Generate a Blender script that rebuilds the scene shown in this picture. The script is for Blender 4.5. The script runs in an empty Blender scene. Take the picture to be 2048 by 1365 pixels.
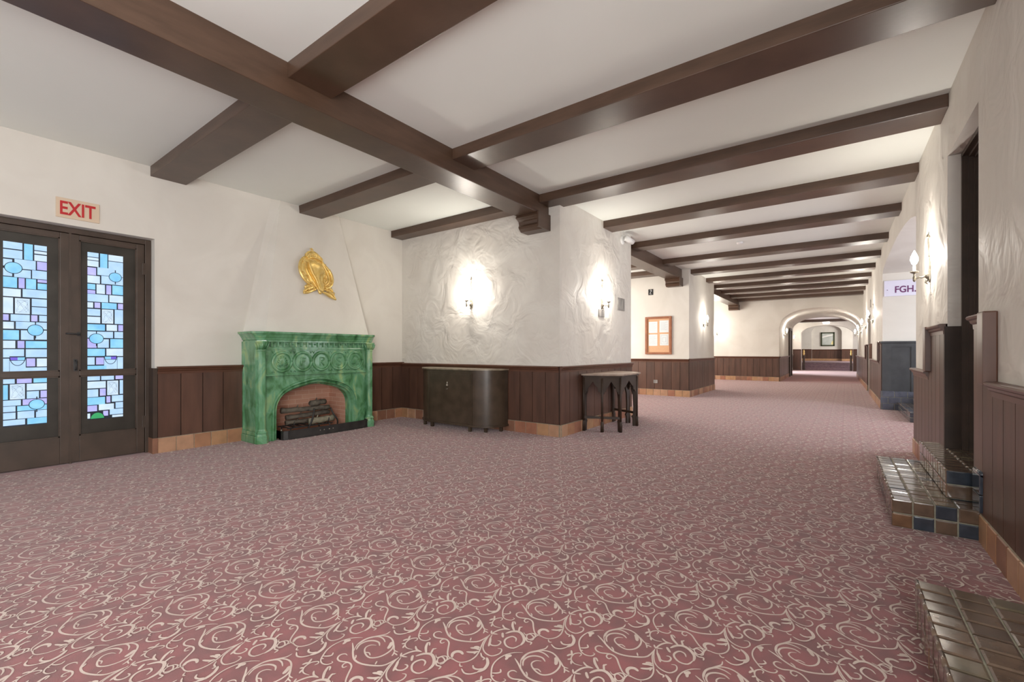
import bpy, bmesh, math, random
import numpy as np
from mathutils import Vector, Matrix

# ---------------------------------------------------------------- camera, light, exposure
SC = bpy.context.scene
COL = SC.collection
F_PX, HOR, YAW, EYE = 888.0, 703.0, math.radians(36.245), 1.2
cam_d = bpy.data.cameras.new('camera')
cam = bpy.data.objects.new('camera', cam_d); COL.objects.link(cam)
cam.location = (0, 0, EYE)
cam.rotation_euler = (math.radians(90), 0, YAW)
cam_d.sensor_width = 36.0
cam_d.lens = F_PX / 2048 * 36.0
cam_d.shift_y = (HOR - 682.5) / 2048
cam_d.clip_start = 0.05; cam_d.clip_end = 200
SC.camera = cam
SC.view_settings.view_transform = 'Standard'
SC.view_settings.look = 'None'
SC.view_settings.gamma = 1
SC.view_settings.use_curve_mapping = False
SC.view_settings.exposure = 0.28

W = bpy.data.worlds.new('world'); SC.world = W; W.use_nodes = True
W.node_tree.nodes['Background'].inputs[0].default_value = (0.93, 0.95, 1.0, 1)
W.node_tree.nodes['Background'].inputs[1].default_value = 0.45

def area(name, loc, target, sx, sy, power, col=(1, 1, 1)):
    d = bpy.data.lights.new(name, 'AREA'); d.shape = 'RECTANGLE'; d.size = sx; d.size_y = sy
    d.energy = power; d.color = col
    o = bpy.data.objects.new(name, d); COL.objects.link(o); o.location = loc
    o.rotation_euler = (Vector(target) - Vector(loc)).to_track_quat('-Z', 'Y').to_euler()
    return o
# added fill lights behind camera, in alcoves and far halls; daylight from stair lobby
area('front_fill', (-2.9, -2.9, 1.9), (-2.9, 6, 3.0), 6.6, 2.6, 50, (1.0, 0.985, 0.97))  # added broad fill from behind the camera
area('side_fill', (0.68, -1.0, 1.75), (-6, 1.2, 3.3), 1.8, 2.4, 310, (1.0, 0.985, 0.97))  # added key fill at the right wall, no known window there
area('alcove_fill', (-6.3, 10.0, 1.9), (0, 10.0, 1.6), 3.0, 2.2, 150, (1.0, 0.95, 0.88))  # added fill, out of sight behind the piers
area('alcove_fill', (-6.3, 17.8, 1.9), (0, 17.8, 1.6), 4.0, 2.2, 210, (1.0, 0.95, 0.88))
area('stair_daylight', (3.0, 9.4, 1.8), (-3, 9.0, 1.3), 3.2, 2.2, 110, (0.86, 0.90, 1.0))
area('hall_fill', (-4.6, 30.0, 1.9), (0, 30.0, 1.6), 3.0, 2.2, 420, (0.9, 0.93, 1.0))  # added fill, unseen, to brighten the far hall
area('hall_fill', (3.6, 38.5, 2.4), (-1, 38.5, 1.6), 3.0, 2.2, 260, (1.0, 0.97, 0.92))

# ---------------------------------------------------------------- materials
def new_mat(name):
    m = bpy.data.materials.new(name); m.use_nodes = True
    nt = m.node_tree; b = nt.nodes['Principled BSDF']
    return m, nt, b
def link(nt, a, b): nt.links.new(a, b)
def pmat(name, c1, c2=None, rough=0.5, nscale=4.0, bump=0.0, bscale=20.0, metal=0.0, stretch=None, emis=None, estr=0.0, dist=0.0, bdist=0.01, coat=0.0, spec=None, rampw=(0.35, 0.65)):
    m, nt, b = new_mat(name)
    b.inputs['Roughness'].default_value = rough
    b.inputs['Metallic'].default_value = metal
    if spec is not None: b.inputs['Specular IOR Level'].default_value = spec
    if coat: b.inputs['Coat Weight'].default_value = coat; b.inputs['Coat Roughness'].default_value = 0.12
    tc = nt.nodes.new('ShaderNodeTexCoord')
    src = tc.outputs['Object']
    if stretch:
        mp = nt.nodes.new('ShaderNodeMapping'); mp.inputs['Scale'].default_value = stretch
        link(nt, src, mp.inputs['Vector']); src = mp.outputs['Vector']
    if c2 is None: b.inputs['Base Color'].default_value = (*c1, 1)
    else:
        n = nt.nodes.new('ShaderNodeTexNoise'); n.inputs['Scale'].default_value = nscale
        n.inputs['Detail'].default_value = 4; n.inputs['Distortion'].default_value = dist
        link(nt, src, n.inputs['Vector'])
        r = nt.nodes.new('ShaderNodeValToRGB')
        r.color_ramp.elements[0].position = rampw[0]; r.color_ramp.elements[1].position = rampw[1]
        r.color_ramp.elements[0].color = (*c1, 1); r.color_ramp.elements[1].color = (*c2, 1)
        link(nt, n.outputs['Fac'], r.inputs['Fac']); link(nt, r.outputs['Color'], b.inputs['Base Color'])
    if bump:
        n2 = nt.nodes.new('ShaderNodeTexNoise'); n2.inputs['Scale'].default_value = bscale
        n2.inputs['Detail'].default_value = 3; n2.inputs['Distortion'].default_value = dist
        link(nt, src, n2.inputs['Vector'])
        bp = nt.nodes.new('ShaderNodeBump'); bp.inputs['Strength'].default_value = bump; bp.inputs['Distance'].default_value = bdist
        link(nt, n2.outputs['Fac'], bp.inputs['Height']); link(nt, bp.outputs['Normal'], b.inputs['Normal'])
    if emis is not None:
        b.inputs['Emission Color'].default_value = (*emis, 1); b.inputs['Emission Strength'].default_value = estr
    return m

PLASTER = pmat('trowelled_plaster', (0.67, 0.63, 0.57), (0.73, 0.70, 0.64), 0.62, 1.6, 0.7, 3.0, dist=0.75, bdist=0.055)
PLASTER_S = pmat('smooth_plaster', (0.655, 0.62, 0.56), (0.715, 0.685, 0.625), 0.85, 1.2, 0.25, 1.8, dist=1.0, bdist=0.03)
CEIL = pmat('ceiling_plaster', (0.785, 0.815, 0.775), (0.81, 0.84, 0.80), 0.6, 0.9, 0.2, 1.4, dist=0.6, bdist=0.02)
BEAM = pmat('dark_stained_beam', (0.066, 0.037, 0.023), (0.092, 0.052, 0.033), 0.35, 3.0, 0.15, 30, stretch=(1, 1, 6), bdist=0.003)
WOOD = pmat('stained_board', (0.070, 0.033, 0.021), (0.105, 0.049, 0.031), 0.40, 3.5, 0.15, 40, stretch=(3, 3, 0.5), bdist=0.002)
WOOD2 = pmat('stained_board_light', (0.085, 0.039, 0.025), (0.12, 0.057, 0.036), 0.38, 3.5, 0.15, 40, stretch=(3, 3, 0.5), bdist=0.002)
WOOD3 = pmat('stained_board_dark', (0.062, 0.029, 0.018), (0.088, 0.041, 0.027), 0.42, 3.5, 0.15, 40, stretch=(3, 3, 0.5), bdist=0.002)
GROOVE = pmat('groove_dark', (0.022, 0.012, 0.008), rough=0.7)
RAIL = pmat('rail_wood', (0.085, 0.036, 0.021), (0.115, 0.05, 0.03), 0.33, 5, stretch=(1, 1, 1))
DWOOD = pmat('black_brown_wood', (0.032, 0.018, 0.011), (0.052, 0.030, 0.018), 0.55, 5, 0.1, 30, bdist=0.002)
DOORW = pmat('door_frame_wood', (0.050, 0.034, 0.024), (0.075, 0.050, 0.036), 0.42, 4, 0.2, 30, bdist=0.002)
TERRA = [pmat('terracotta_%s' % n, c, tuple(v * 1.25 for v in c), 0.4, 9, 0.2, 25, bdist=0.003) for n, c in
         (('tan', (0.33, 0.165, 0.09)), ('rose', (0.29, 0.125, 0.075)), ('ochre', (0.36, 0.20, 0.105)), ('brown', (0.22, 0.105, 0.065)), ('pale', (0.38, 0.215, 0.13)))]
GROUT = pmat('grout', (0.26, 0.21, 0.15), (0.34, 0.29, 0.21), 0.8, 30)
SGROUT = pmat('step_grout', (0.20, 0.19, 0.14), (0.32, 0.30, 0.22), 0.6, 30)
GLAZE = [pmat('glazed_%s' % n, c, tuple(v * 1.5 for v in c), 0.15, 14, 0.25, 9, coat=0.7, bdist=0.006) for n, c in
         (('umber', (0.072, 0.047, 0.033)), ('brown', (0.095, 0.062, 0.042)), ('olive', (0.105, 0.084, 0.055)), ('rust', (0.13, 0.068, 0.036)), ('blue', (0.028, 0.036, 0.048)), ('slate', (0.038, 0.043, 0.050)))]
CARPET = pmat('rose_carpet_ground', (0.155, 0.062, 0.062), (0.24, 0.076, 0.079), 0.95, 9, 0.5, 400, dist=0.3, bdist=0.002, spec=0.1)
SCROLL = pmat('beige_scroll_pile', (0.47, 0.375, 0.325), (0.55, 0.45, 0.395), 0.95, 12, 0.5, 400, bdist=0.002, spec=0.1)
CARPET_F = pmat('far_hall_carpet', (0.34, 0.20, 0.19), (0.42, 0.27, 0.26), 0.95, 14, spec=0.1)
for m_ in (CARPET, SCROLL, CARPET_F):
    q_ = m_.node_tree.nodes['Principled BSDF']; q_.inputs['Sheen Weight'].default_value = 0.38; q_.inputs['Sheen Roughness'].default_value = 0.45; q_.inputs['Sheen Tint'].default_value = (1.0, 0.86, 0.86, 1)
BRICK, nt, b_ = new_mat('firebrick')
tc = nt.nodes.new('ShaderNodeTexCoord'); mp = nt.nodes.new('ShaderNodeMapping')
sep = nt.nodes.new('ShaderNodeSeparateXYZ'); comb = nt.nodes.new('ShaderNodeCombineXYZ'); add = nt.nodes.new('ShaderNodeMath'); add.operation = 'ADD'
link(nt, tc.outputs['Object'], sep.inputs[0]); link(nt, sep.outputs['X'], add.inputs[0]); link(nt, sep.outputs['Y'], add.inputs[1])
link(nt, add.outputs[0], comb.inputs['X']); link(nt, sep.outputs['Z'], comb.inputs['Y'])
bt = nt.nodes.new('ShaderNodeTexBrick'); bt.inputs['Scale'].default_value = 1.0
bt.inputs['Brick Width'].default_value = 0.22; bt.inputs['Row Height'].default_value = 0.065; bt.inputs['Mortar Size'].default_value = 0.004
bt.inputs['Color1'].default_value = (0.66, 0.38, 0.27, 1); bt.inputs['Color2'].default_value = (0.56, 0.29, 0.20, 1); bt.inputs['Mortar'].default_value = (0.70, 0.49, 0.37, 1)
link(nt, comb.outputs[0], bt.inputs['Vector']); link(nt, bt.outputs['Color'], b_.inputs['Base Color']); b_.inputs['Roughness'].default_value = 0.85

def green_glaze():
    m, nt, b = new_mat('green_glazed_terracotta')
    tc = nt.nodes.new('ShaderNodeTexCoord')
    mp = nt.nodes.new('ShaderNodeMapping'); mp.inputs['Scale'].default_value = (1, 1, 0.55); link(nt, tc.outputs['Object'], mp.inputs[0])
    n = nt.nodes.new('ShaderNodeTexNoise'); n.inputs['Scale'].default_value = 7; n.inputs['Detail'].default_value = 6; n.inputs['Distortion'].default_value = 0.9
    link(nt, mp.outputs[0], n.inputs['Vector'])
    r = nt.nodes.new('ShaderNodeValToRGB'); e = r.color_ramp.elements
    e[0].position = 0.28; e[0].color = (0.03, 0.11, 0.045, 1)
    e[1].position = 0.72; e[1].color = (0.30, 0.44, 0.19, 1)
    x = e.new(0.42); x.color = (0.085, 0.24, 0.10, 1)
    x = e.new(0.56); x.color = (0.14, 0.34, 0.19, 1)
    link(nt, n.outputs['Fac'], r.inputs[0]); link(nt, r.outputs[0], b.inputs['Base Color'])
    b.inputs['Roughness'].default_value = 0.25; b.inputs['Coat Weight'].default_value = 0.3
    n2 = nt.nodes.new('ShaderNodeTexNoise'); n2.inputs['Scale'].default_value = 26; n2.inputs['Detail'].default_value = 3
    link(nt, tc.outputs['Object'], n2.inputs['Vector'])
    bp = nt.nodes.new('ShaderNodeBump'); bp.inputs['Strength'].default_value = 0.35; bp.inputs['Distance'].default_value = 0.006
    link(nt, n2.outputs['Fac'], bp.inputs['Height']); link(nt, bp.outputs[0], b.inputs['Normal'])
    return m
GREEN = green_glaze()
GOLD = pmat('gold_leaf', (0.80, 0.54, 0.15), (0.92, 0.70, 0.28), 0.30, 25, 0.12, 60, metal=0.6, bdist=0.003)
IRON = pmat('black_iron', (0.018, 0.017, 0.016), (0.035, 0.032, 0.03), 0.5, 10, 0.3, 40, bdist=0.002)
LOG = pmat('ceramic_log_bark', (0.05, 0.042, 0.034), (0.15, 0.13, 0.10), 0.8, 14, 0.8, 30, bdist=0.01)
LOGL = pmat('ceramic_log_split', (0.17, 0.155, 0.11), (0.28, 0.26, 0.19), 0.8, 14, 0.8, 30, bdist=0.01)
METAL = pmat('aged_silver_metal', (0.30, 0.27, 0.22), (0.42, 0.39, 0.33), 0.35, 20, metal=0.8)
CAB = pmat('bronze_painted_metal', (0.048, 0.032, 0.020), (0.075, 0.052, 0.034), 0.36, 6, 0.25, 60, bdist=0.002)
CABT = pmat('worn_cabinet_top', (0.20, 0.16, 0.11), (0.30, 0.25, 0.18), 0.35, 12)
TOPW = pmat('worn_table_top', (0.30, 0.22, 0.17), (0.42, 0.33, 0.27), 0.35, 8)
WHITE = pmat('white_plastic', (0.80, 0.80, 0.79), rough=0.35)
BLACK = pmat('black_plastic', (0.01, 0.01, 0.01), rough=0.3)
TANP = pmat('sign_tan_plastic', (0.66, 0.52, 0.38), rough=0.5)
RED = pmat('sign_red', (0.50, 0.018, 0.022), rough=0.5)
PURPLE = pmat('sign_purple', (0.14, 0.03, 0.13), rough=0.5)
SIGNW = pmat('sign_white', (0.70, 0.69, 0.82), rough=0.5)
CORK = pmat('cork_board', (0.62, 0.36, 0.20), (0.70, 0.43, 0.25), 0.8, 60)
FRAMEW = pmat('red_brown_frame', (0.26, 0.085, 0.035), (0.33, 0.12, 0.05), 0.35, 10)
PAPER = pmat('paper', (0.72, 0.76, 0.76), rough=0.7)
INK = pmat('grey_ink', (0.38, 0.44, 0.47), rough=0.7)
PLAQ = pmat('weathered_pewter', (0.16, 0.15, 0.135), (0.34, 0.32, 0.30), 0.45, 30, stretch=(1, 1, 0.2))
OLIVE = pmat('dark_olive_frame', (0.04, 0.05, 0.02), rough=0.4)
PICT = pmat('pale_print', (0.42, 0.46, 0.42), (0.62, 0.66, 0.62), 0.5, 2)
PICTW = pmat('print_white', (0.85, 0.85, 0.80), rough=0.5)
PICTY = pmat('print_yellow', (0.85, 0.75, 0.35), rough=0.5)
BRASS = pmat('brass', (0.75, 0.52, 0.20), rough=0.3, metal=0.9)
BLUEW = pmat('blue_black_panel', (0.030, 0.032, 0.036), (0.045, 0.048, 0.052), 0.4, 5)
SLATE = pmat('slate_blue_tile', (0.06, 0.065, 0.09), (0.09, 0.095, 0.125), 0.3, 14)
LEAD = pmat('lead_came', (0.012, 0.022, 0.04), rough=0.5)
FIELD = pmat('smoked_border_glass', (0.030, 0.026, 0.020), (0.048, 0.042, 0.034), 0.35, 5)
def gmat(name, c1, c2, s):
    m, nt, b = new_mat(name)
    tc = nt.nodes.new('ShaderNodeTexCoord'); n = nt.nodes.new('ShaderNodeTexNoise'); n.inputs['Scale'].default_value = 9; n.inputs['Detail'].default_value = 5
    link(nt, tc.outputs['Object'], n.inputs['Vector'])
    r = nt.nodes.new('ShaderNodeValToRGB'); r.color_ramp.elements[0].position = 0.3; r.color_ramp.elements[1].position = 0.7
    r.color_ramp.elements[0].color = (*c1, 1); r.color_ramp.elements[1].color = (*c2, 1)
    link(nt, n.outputs['Fac'], r.inputs[0]); link(nt, r.outputs[0], b.inputs['Emission Color'])
    b.inputs['Emission Strength'].default_value = s; b.inputs['Base Color'].default_value = (0.05, 0.07, 0.09, 1); b.inputs['Roughness'].default_value = 0.15
    return m
GL = {'c': gmat('daylit_cyan_glass', (0.16, 0.48, 0.80), (0.30, 0.66, 0.90), 0.95),
      'b': gmat('daylit_blue_glass', (0.36, 0.56, 0.84), (0.50, 0.70, 0.92), 0.95),
      'w': gmat('daylit_clear_glass', (0.50, 0.66, 0.84), (0.66, 0.78, 0.90), 0.95),
      'p': gmat('daylit_lavender_glass', (0.36, 0.36, 0.82), (0.52, 0.50, 0.88), 0.95),
      'g': gmat('daylit_green_glass', (0.01, 0.30, 0.07), (0.02, 0.38, 0.10), 0.9),
      'v': gmat('daylit_violet_glass', (0.12, 0.07, 0.60), (0.2, 0.12, 0.70), 0.9)}
ENGR = pmat('engraved_line', (0.10, 0.16, 0.25), rough=0.5)
BULB, nt, b_ = new_mat('frosted_bulb'); b_.inputs['Emission Color'].default_value = (1, 0.95, 0.86, 1); b_.inputs['Emission Strength'].default_value = 25
LAMP, nt, b_ = new_mat('lit_diffuser'); b_.inputs['Emission Color'].default_value = (1, 0.97, 0.92, 1); b_.inputs['Emission Strength'].default_value = 4

# ---------------------------------------------------------------- mesh helpers
class MB:
    def __init__(s): s.v = []; s.f = []; s.m = []; s.sm = []
    def add(s, vs, fs, mi=0, smooth=False):
        o = len(s.v); s.v += [tuple(v) for v in vs]
        for f in fs: s.f.append(tuple(i + o for i in f)); s.m.append(mi); s.sm.append(smooth)
    def box(s, x0, x1, y0, y1, z0, z1, mi=0, bev=0.0):
        if x0 > x1: x0, x1 = x1, x0
        if y0 > y1: y0, y1 = y1, y0
        if z0 > z1: z0, z1 = z1, z0
        if bev <= 0:
            vs = [(x, y, z) for z in (z0, z1) for y in (y0, y1) for x in (x0, x1)]
            s.add(vs, [(0, 2, 3, 1), (4, 5, 7, 6), (0, 1, 5, 4), (2, 6, 7, 3), (0, 4, 6, 2), (1, 3, 7, 5)], mi); return
        b = min(bev, (x1 - x0) * .45, (y1 - y0) * .45, (z1 - z0) * .45)
        bm = bmesh.new(); bmesh.ops.create_cube(bm, size=1)
        for v in bm.verts: v.co = Vector(((x0 + x1) / 2 + v.co.x * (x1 - x0), (y0 + y1) / 2 + v.co.y * (y1 - y0), (z0 + z1) / 2 + v.co.z * (z1 - z0)))
        bmesh.ops.bevel(bm, geom=bm.edges[:], offset=b, segments=2, affect='EDGES', profile=0.6)
        bm.verts.index_update()
        s.add([v.co[:] for v in bm.verts], [[v.index for v in f.verts] for f in bm.faces], mi); bm.free()
    def quad(s, a, b, c, d, mi=0): s.add([a, b, c, d], [(0, 1, 2, 3)], mi)
    def tube(s, pts, r, n=8, mi=0, caps=True):
        pts = [Vector(p) for p in pts]; rs = r if isinstance(r, (list, tuple)) else [r] * len(pts)
        vs = []; up = None
        for i, p in enumerate(pts):
            t = (pts[min(i + 1, len(pts) - 1)] - pts[max(i - 1, 0)]).normalized()
            if up is None:
                up = Vector((0, 0, 1)) if abs(t.z) < 0.9 else Vector((1, 0, 0))
            sdir = t.cross(up).normalized(); up = sdir.cross(t).normalized()
            for k in range(n):
                a = 2 * math.pi * k / n
                vs.append(p + (sdir * math.cos(a) + up * math.sin(a)) * rs[i])
        fs = [(i * n + k, i * n + (k + 1) % n, (i + 1) * n + (k + 1) % n, (i + 1) * n + k) for i in range(len(pts) - 1) for k in range(n)]
        if caps: fs += [tuple(range(n))[::-1], tuple((len(pts) - 1) * n + k for k in range(n))]
        s.add(vs, fs, mi, True)
    def lathe(s, prof, c=(0, 0, 0), n=16, mi=0, smooth=True, rot=0.0):
        vs = [(c[0] + r * math.cos(2 * math.pi * k / n + rot), c[1] + r * math.sin(2 * math.pi * k / n + rot), c[2] + z) for r, z in prof for k in range(n)]
        m = len(prof)
        fs = [(i * n + k, i * n + (k + 1) % n, (i + 1) * n + (k + 1) % n, (i + 1) * n + k) for i in range(m - 1) for k in range(n)]
        fs += [tuple(range(n))[::-1], tuple((m - 1) * n + k for k in range(n))]
        s.add(vs, fs, mi, smooth)
    def prism(s, poly, d, mi=0):
        """poly: list of 3D points (planar), d: extrusion vector"""
        n = len(poly); d = Vector(d)
        vs = [Vector(p) for p in poly] + [Vector(p) + d for p in poly]
        fs = [tuple(range(n))[::-1], tuple(range(n, 2 * n))] + [(i, (i + 1) % n, n + (i + 1) % n, n + i) for i in range(n)]
        s.add(vs, fs, mi)
    def sweep(s, prof, path_pts, mi=0):
        """prof list of 3D offsets swept between points (first->last), capped"""
        n = len(prof); vs = [Vector(p) + Vector(o) for p in path_pts for o in prof]
        fs = [(i * n + k, i * n + (k + 1) % n, (i + 1) * n + (k + 1) % n, (i + 1) * n + k) for i in range(len(path_pts) - 1) for k in range(n)]
        fs += [tuple(range(n))[::-1], tuple((len(path_pts) - 1) * n + k for k in range(n))]
        s.add(vs, fs, mi)
    def xform(s, M):
        s.v = [tuple(M @ Vector(v)) for v in s.v]; return s
    def merge(s, o, mi=None):
        k = len(s.v); s.v += o.v
        for f, m, sm in zip(o.f, o.m, o.sm): s.f.append(tuple(i + k for i in f)); s.m.append(m if mi is None else mi); s.sm.append(sm)

def obj(name, mb, mats, parent=None, origin=None):
    if not isinstance(mats, (list, tuple)): mats = [mats]
    vs = np.array(mb.v, dtype=float)
    if origin is None:
        if parent is None: origin = ((vs[:, 0].min() + vs[:, 0].max()) / 2, (vs[:, 1].min() + vs[:, 1].max()) / 2, vs[:, 2].min())
        else: origin = (0, 0, 0)
    base = Vector((0, 0, 0))
    p = parent
    while p is not None: base += p.location; p = p.parent
    off = np.array(origin) if parent is None else np.array(base)
    me = bpy.data.meshes.new(name)
    me.from_pydata((vs - off).tolist(), [], mb.f)
    for m in mats: me.materials.append(m)
    me.polygons.foreach_set('material_index', mb.m)
    me.polygons.foreach_set('use_smooth', mb.sm)
    me.update()
    bm = bmesh.new(); bm.from_mesh(me); bmesh.ops.recalc_face_normals(bm, faces=bm.faces[:]); bm.to_mesh(me); bm.free()
    o = bpy.data.objects.new(name, me); COL.objects.link(o)
    if parent is None: o.location = origin
    else: o.parent = parent
    return o
def tag(o, label=None, cat=None, group=None, kind=None):
    if label: o['label'] = label
    if cat: o['category'] = cat
    if group: o['group'] = group
    if kind: o['kind'] = kind
    return o
def thing(name, label, cat, loc, group=None):
    o = bpy.data.objects.new(name, None); COL.objects.link(o); o.location = loc; o.empty_display_size = 0.1
    return tag(o, label, cat, group)
def struct(name, mb, mats, parent=None):
    o = obj(name, mb, mats, parent)
    if parent is None: o['kind'] = 'structure'
    return o
def dup(root, loc, rotz=None, label=None, group=None):
    r = root.copy(); COL.objects.link(r); r.location = loc
    if rotz is not None: r.rotation_euler = (0, 0, rotz)
    if label: r['label'] = label
    if group: r['group'] = group
    for ch in list(root.children):
        c = ch.copy(); COL.objects.link(c); c.parent = r
        for g in list(ch.children):
            d = g.copy(); COL.objects.link(d); d.parent = c
    return r
def smooth_pts(P, k=3):
    P = [np.array(p, float) for p in P]; out = []
    for i in range(len(P) - 1):
        p0 = P[max(i - 1, 0)]; p1 = P[i]; p2 = P[i + 1]; p3 = P[min(i + 2, len(P) - 1)]
        for j in range(k):
            t = j / k
            out.append(0.5 * ((2 * p1) + (-p0 + p2) * t + (2 * p0 - 5 * p1 + 4 * p2 - p3) * t * t + (-p0 + 3 * p1 - 3 * p2 + p3) * t ** 3))
    out.append(P[-1]); return out
def text_mb(body, o, u, v, w, h, n, depth=0.004):
    """lettering fitted to the w x h rectangle at o, spanned by unit vectors u, v, raised along n"""
    cu = bpy.data.curves.new('t', 'FONT'); cu.body = body; cu.extrude = 0.5; cu.offset = 0.02
    t = bpy.data.objects.new('t', cu); COL.objects.link(t)
    bpy.context.view_layer.update()
    me = t.evaluated_get(bpy.context.evaluated_depsgraph_get()).to_mesh()
    P = np.array([q.co[:] for q in me.vertices]); fs = [tuple(p.vertices) for p in me.polygons]
    t.to_mesh_clear(); bpy.data.objects.remove(t); bpy.data.curves.remove(cu)
    mn = P.min(0); mx = P.max(0); o, u, v, n = map(Vector, (o, u, v, n))
    mb = MB()
    mb.add([o + u * ((p[0] - mn[0]) / (mx[0] - mn[0]) * w) + v * ((p[1] - mn[1]) / (mx[1] - mn[1]) * h) + n * ((p[2] - mn[2]) / (mx[2] - mn[2]) * depth) for p in P], fs)
    return mb

# ---------------------------------------------------------------- the setting
XL, XR, XP = -6.47, 0.75, -3.13          # left wall, right wall, face of the piers
YA, YA2, YB, YB2, YC = 5.40, 8.05, 12.10, 15.0, 20.5
ZC, ZB, ZG = 3.36, 3.245, 3.105          # ceiling, beam soffit, girder soffit

# floor: rose ground with the woven beige scroll laid over it as raised pile
STROKES = [(7,[(184,124),(212,108),(244,86),(280,69),(321,72),(369,95),(399,123),(408,179)]),(6,[(239,89),(211,127),(206,164),(218,195),(250,228),(287,237),(322,222),(345,198),(350,164),(341,133),(318,112),(290,113),(263,126),(252,143),(259,162),(277,172)]),(7,[(234,108),(219,133),(222,162),(242,183),(269,190),(290,178)]),(6,[(212,134),(209,166),(217,189),(238,212),(266,215),(290,206)]),(5,[(269,120),(279,121),(291,127),(308,120)]),(5,[(317,225),(340,211),(360,196),(381,198)]),(13,[(310,223),(322,208),(332,186)]),(5,[(364,193),(374,181),(379,168)]),(5,[(370,185),(381,185),(393,184)]),(5,[(250,264),(251,243),(240,225),(218,195)]),(6,[(235,67),(223,68),(213,60),(211,46),(222,33),(241,31),(264,42),(283,47),(304,39),(324,14),(344,-10),(362,-23),(389,-24)]),(5,[(277,48),(267,36),(270,23),(282,18),(288,31)]),(12,[(399,20),(382,26),(366,17),(363,-1),(376,-18)]),(5,[(376,-18),(394,-23),(421,-19),(442,7),(447,39),(439,71),(424,104),(412,136),(409,179)]),(5,[(406,180),(420,130),(437,97),(465,79),(495,80),(511,105),(510,125),(501,135),(487,129)]),(6,[(414,186),(430,149),(452,130),(474,141),(477,161),(468,170),(457,166)]),(9,[(421,166),(437,142),(450,117)]),(7,[(408,184),(417,219),(433,244),(456,255)]),(6,[(407,187),(396,204)]),(6,[(410,189),(433,200)]),(11,[(456,223),(471,251),(496,266),(525,255),(547,229),(551,198)]),(7,[(550,203),(538,168),(509,161),(485,178),(479,200),(491,224),(511,223),(522,205)]),(9,[(443,220),(452,208),(464,195)]),(9,[(434,307),(450,282),(478,258)]),(6,[(454,298),(440,311),(432,302)]),(7,[(410,263),(430,251),(456,254)]),(7,[(479,297),(488,278),(496,265)]),(6,[(479,287),(489,304)]),(5,[(417,241),(388,234),(364,249),(359,279),(374,299),(385,295),(383,280)]),(8,[(343,254),(348,268),(357,274)]),(7,[(341,294),(349,282),(356,271)]),(7,[(354,238),(364,249)]),(7,[(378,223),(369,243)]),(5,[(192,168),(164,147),(142,112),(135,71),(142,37),(161,7),(178,-11),(199,-17),(220,-9),(226,9),(216,11)]),(14,[(147,110),(157,117),(164,130)]),(10,[(162,94),(158,115)]),(6,[(163,8),(178,18),(186,31),(176,43)]),(5,[(172,-4),(179,1)]),(5,[(314,-45),(330,-54),(342,-35),(355,-28),(367,-35),(371,-52),(357,-73),(339,-60),(338,-43)]),(5,[(141,263),(151,280),(172,274),(181,258),(173,245)]),(6,[(148,253),(166,235),(186,239),(189,223)]),(11,[(94,61),(118,39),(127,7),(116,-21)]),(6,[(119,-19),(102,-44),(80,-53),(56,-42)]),(7,[(79,-3),(92,-13),(109,-9),(123,7)]),(9,[(437,69),(424,52),(400,38)]),(10,[(433,77),(418,77),(397,65)]),(8,[(428,85),(418,88),(405,79)]),(6,[(433,45),(434,67)]),(6,[(450,68),(467,54),(483,52),(483,40)]),(5,[(358,115),(368,98)]),(5,[(366,-64),(376,-18)]),(5,[(262,87),(271,81),(280,69)]),(5,[(32,-25),(43,-36),(52,-31)])]
LA, LB = np.array([0.392, 0.0]), np.array([0.2, 0.32])
def ribbon(pts, w, k):
    P = np.array(smooth_pts([(x / 1000.0, y / 1000.0) for x, y in pts], k)) if k > 1 else np.array(pts) / 1000.0
    T = np.gradient(P, axis=0); T /= (np.linalg.norm(T, axis=1, keepdims=True) + 1e-9)
    N = np.stack([-T[:, 1], T[:, 0]], 1); n = len(P); t = np.linspace(0, 1, n)
    prof = np.clip(np.minimum(t, 1 - t) * 6 + 0.45, 0, 1) * (0.8 + 0.35 * np.sin(math.pi * t))
    h = (w * 0.00051 * prof)[:, None]
    V = np.empty((2 * n, 2)); V[0::2] = P + N * h; V[1::2] = P - N * h
    i = np.arange(n - 1) * 2
    return V, np.stack([i, i + 1, i + 3, i + 2], 1)
def motif(k):
    Vs, Fs, o = [], [], 0
    for w, pts in STROKES:
        V, Fq = ribbon(pts, w, k); Vs.append(V); Fs.append(Fq + o); o += len(V)
    return np.concatenate(Vs), np.concatenate(Fs)
M3, M1 = motif(3), motif(1)
ZS = lambda k: np.concatenate([np.full(2 * ((len(p) - 1) * k + 1 if k > 1 else len(p)), 0.001 + 0.00004 * i) for i, (w, p) in enumerate(STROKES)])
Z3, Z1 = ZS(3), ZS(1); Zall = []
Vall, Fall, off = [], [], 0
for j in range(-6, 66):
    for i in range(-60, 60):
        org = np.array([-1.0, 1.6]) + LA * i + LB * j
        x, y = org
        if x < -7 or x > 1.5 or y < 0 or y > YC + .2: continue
        if x < -3.7 and y > YA + .3 and not y > YA2: continue
        if x < -5.0 and y > YA + .3: continue
        V, Fq = M3 if y < 7.5 else M1
        V = V + org
        C = V[Fq].mean(1)
        ok = (C[:, 0] > XL) & ((C[:, 0] < XR - .02) | ((C[:, 0] < 1.4) & (C[:, 1] > 7.1) & (C[:, 1] < 11.85))) & (C[:, 1] > 0) & (C[:, 1] < YC)
        Fk = Fq[ok]
        if len(Fk) == 0: continue
        Vall.append(V); Zall.append(Z3 if y < 7.5 else Z1); Fall.append(Fk + off); off += len(V)
V = np.concatenate(Vall); Fq = np.concatenate(Fall)
nb = 8
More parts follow.
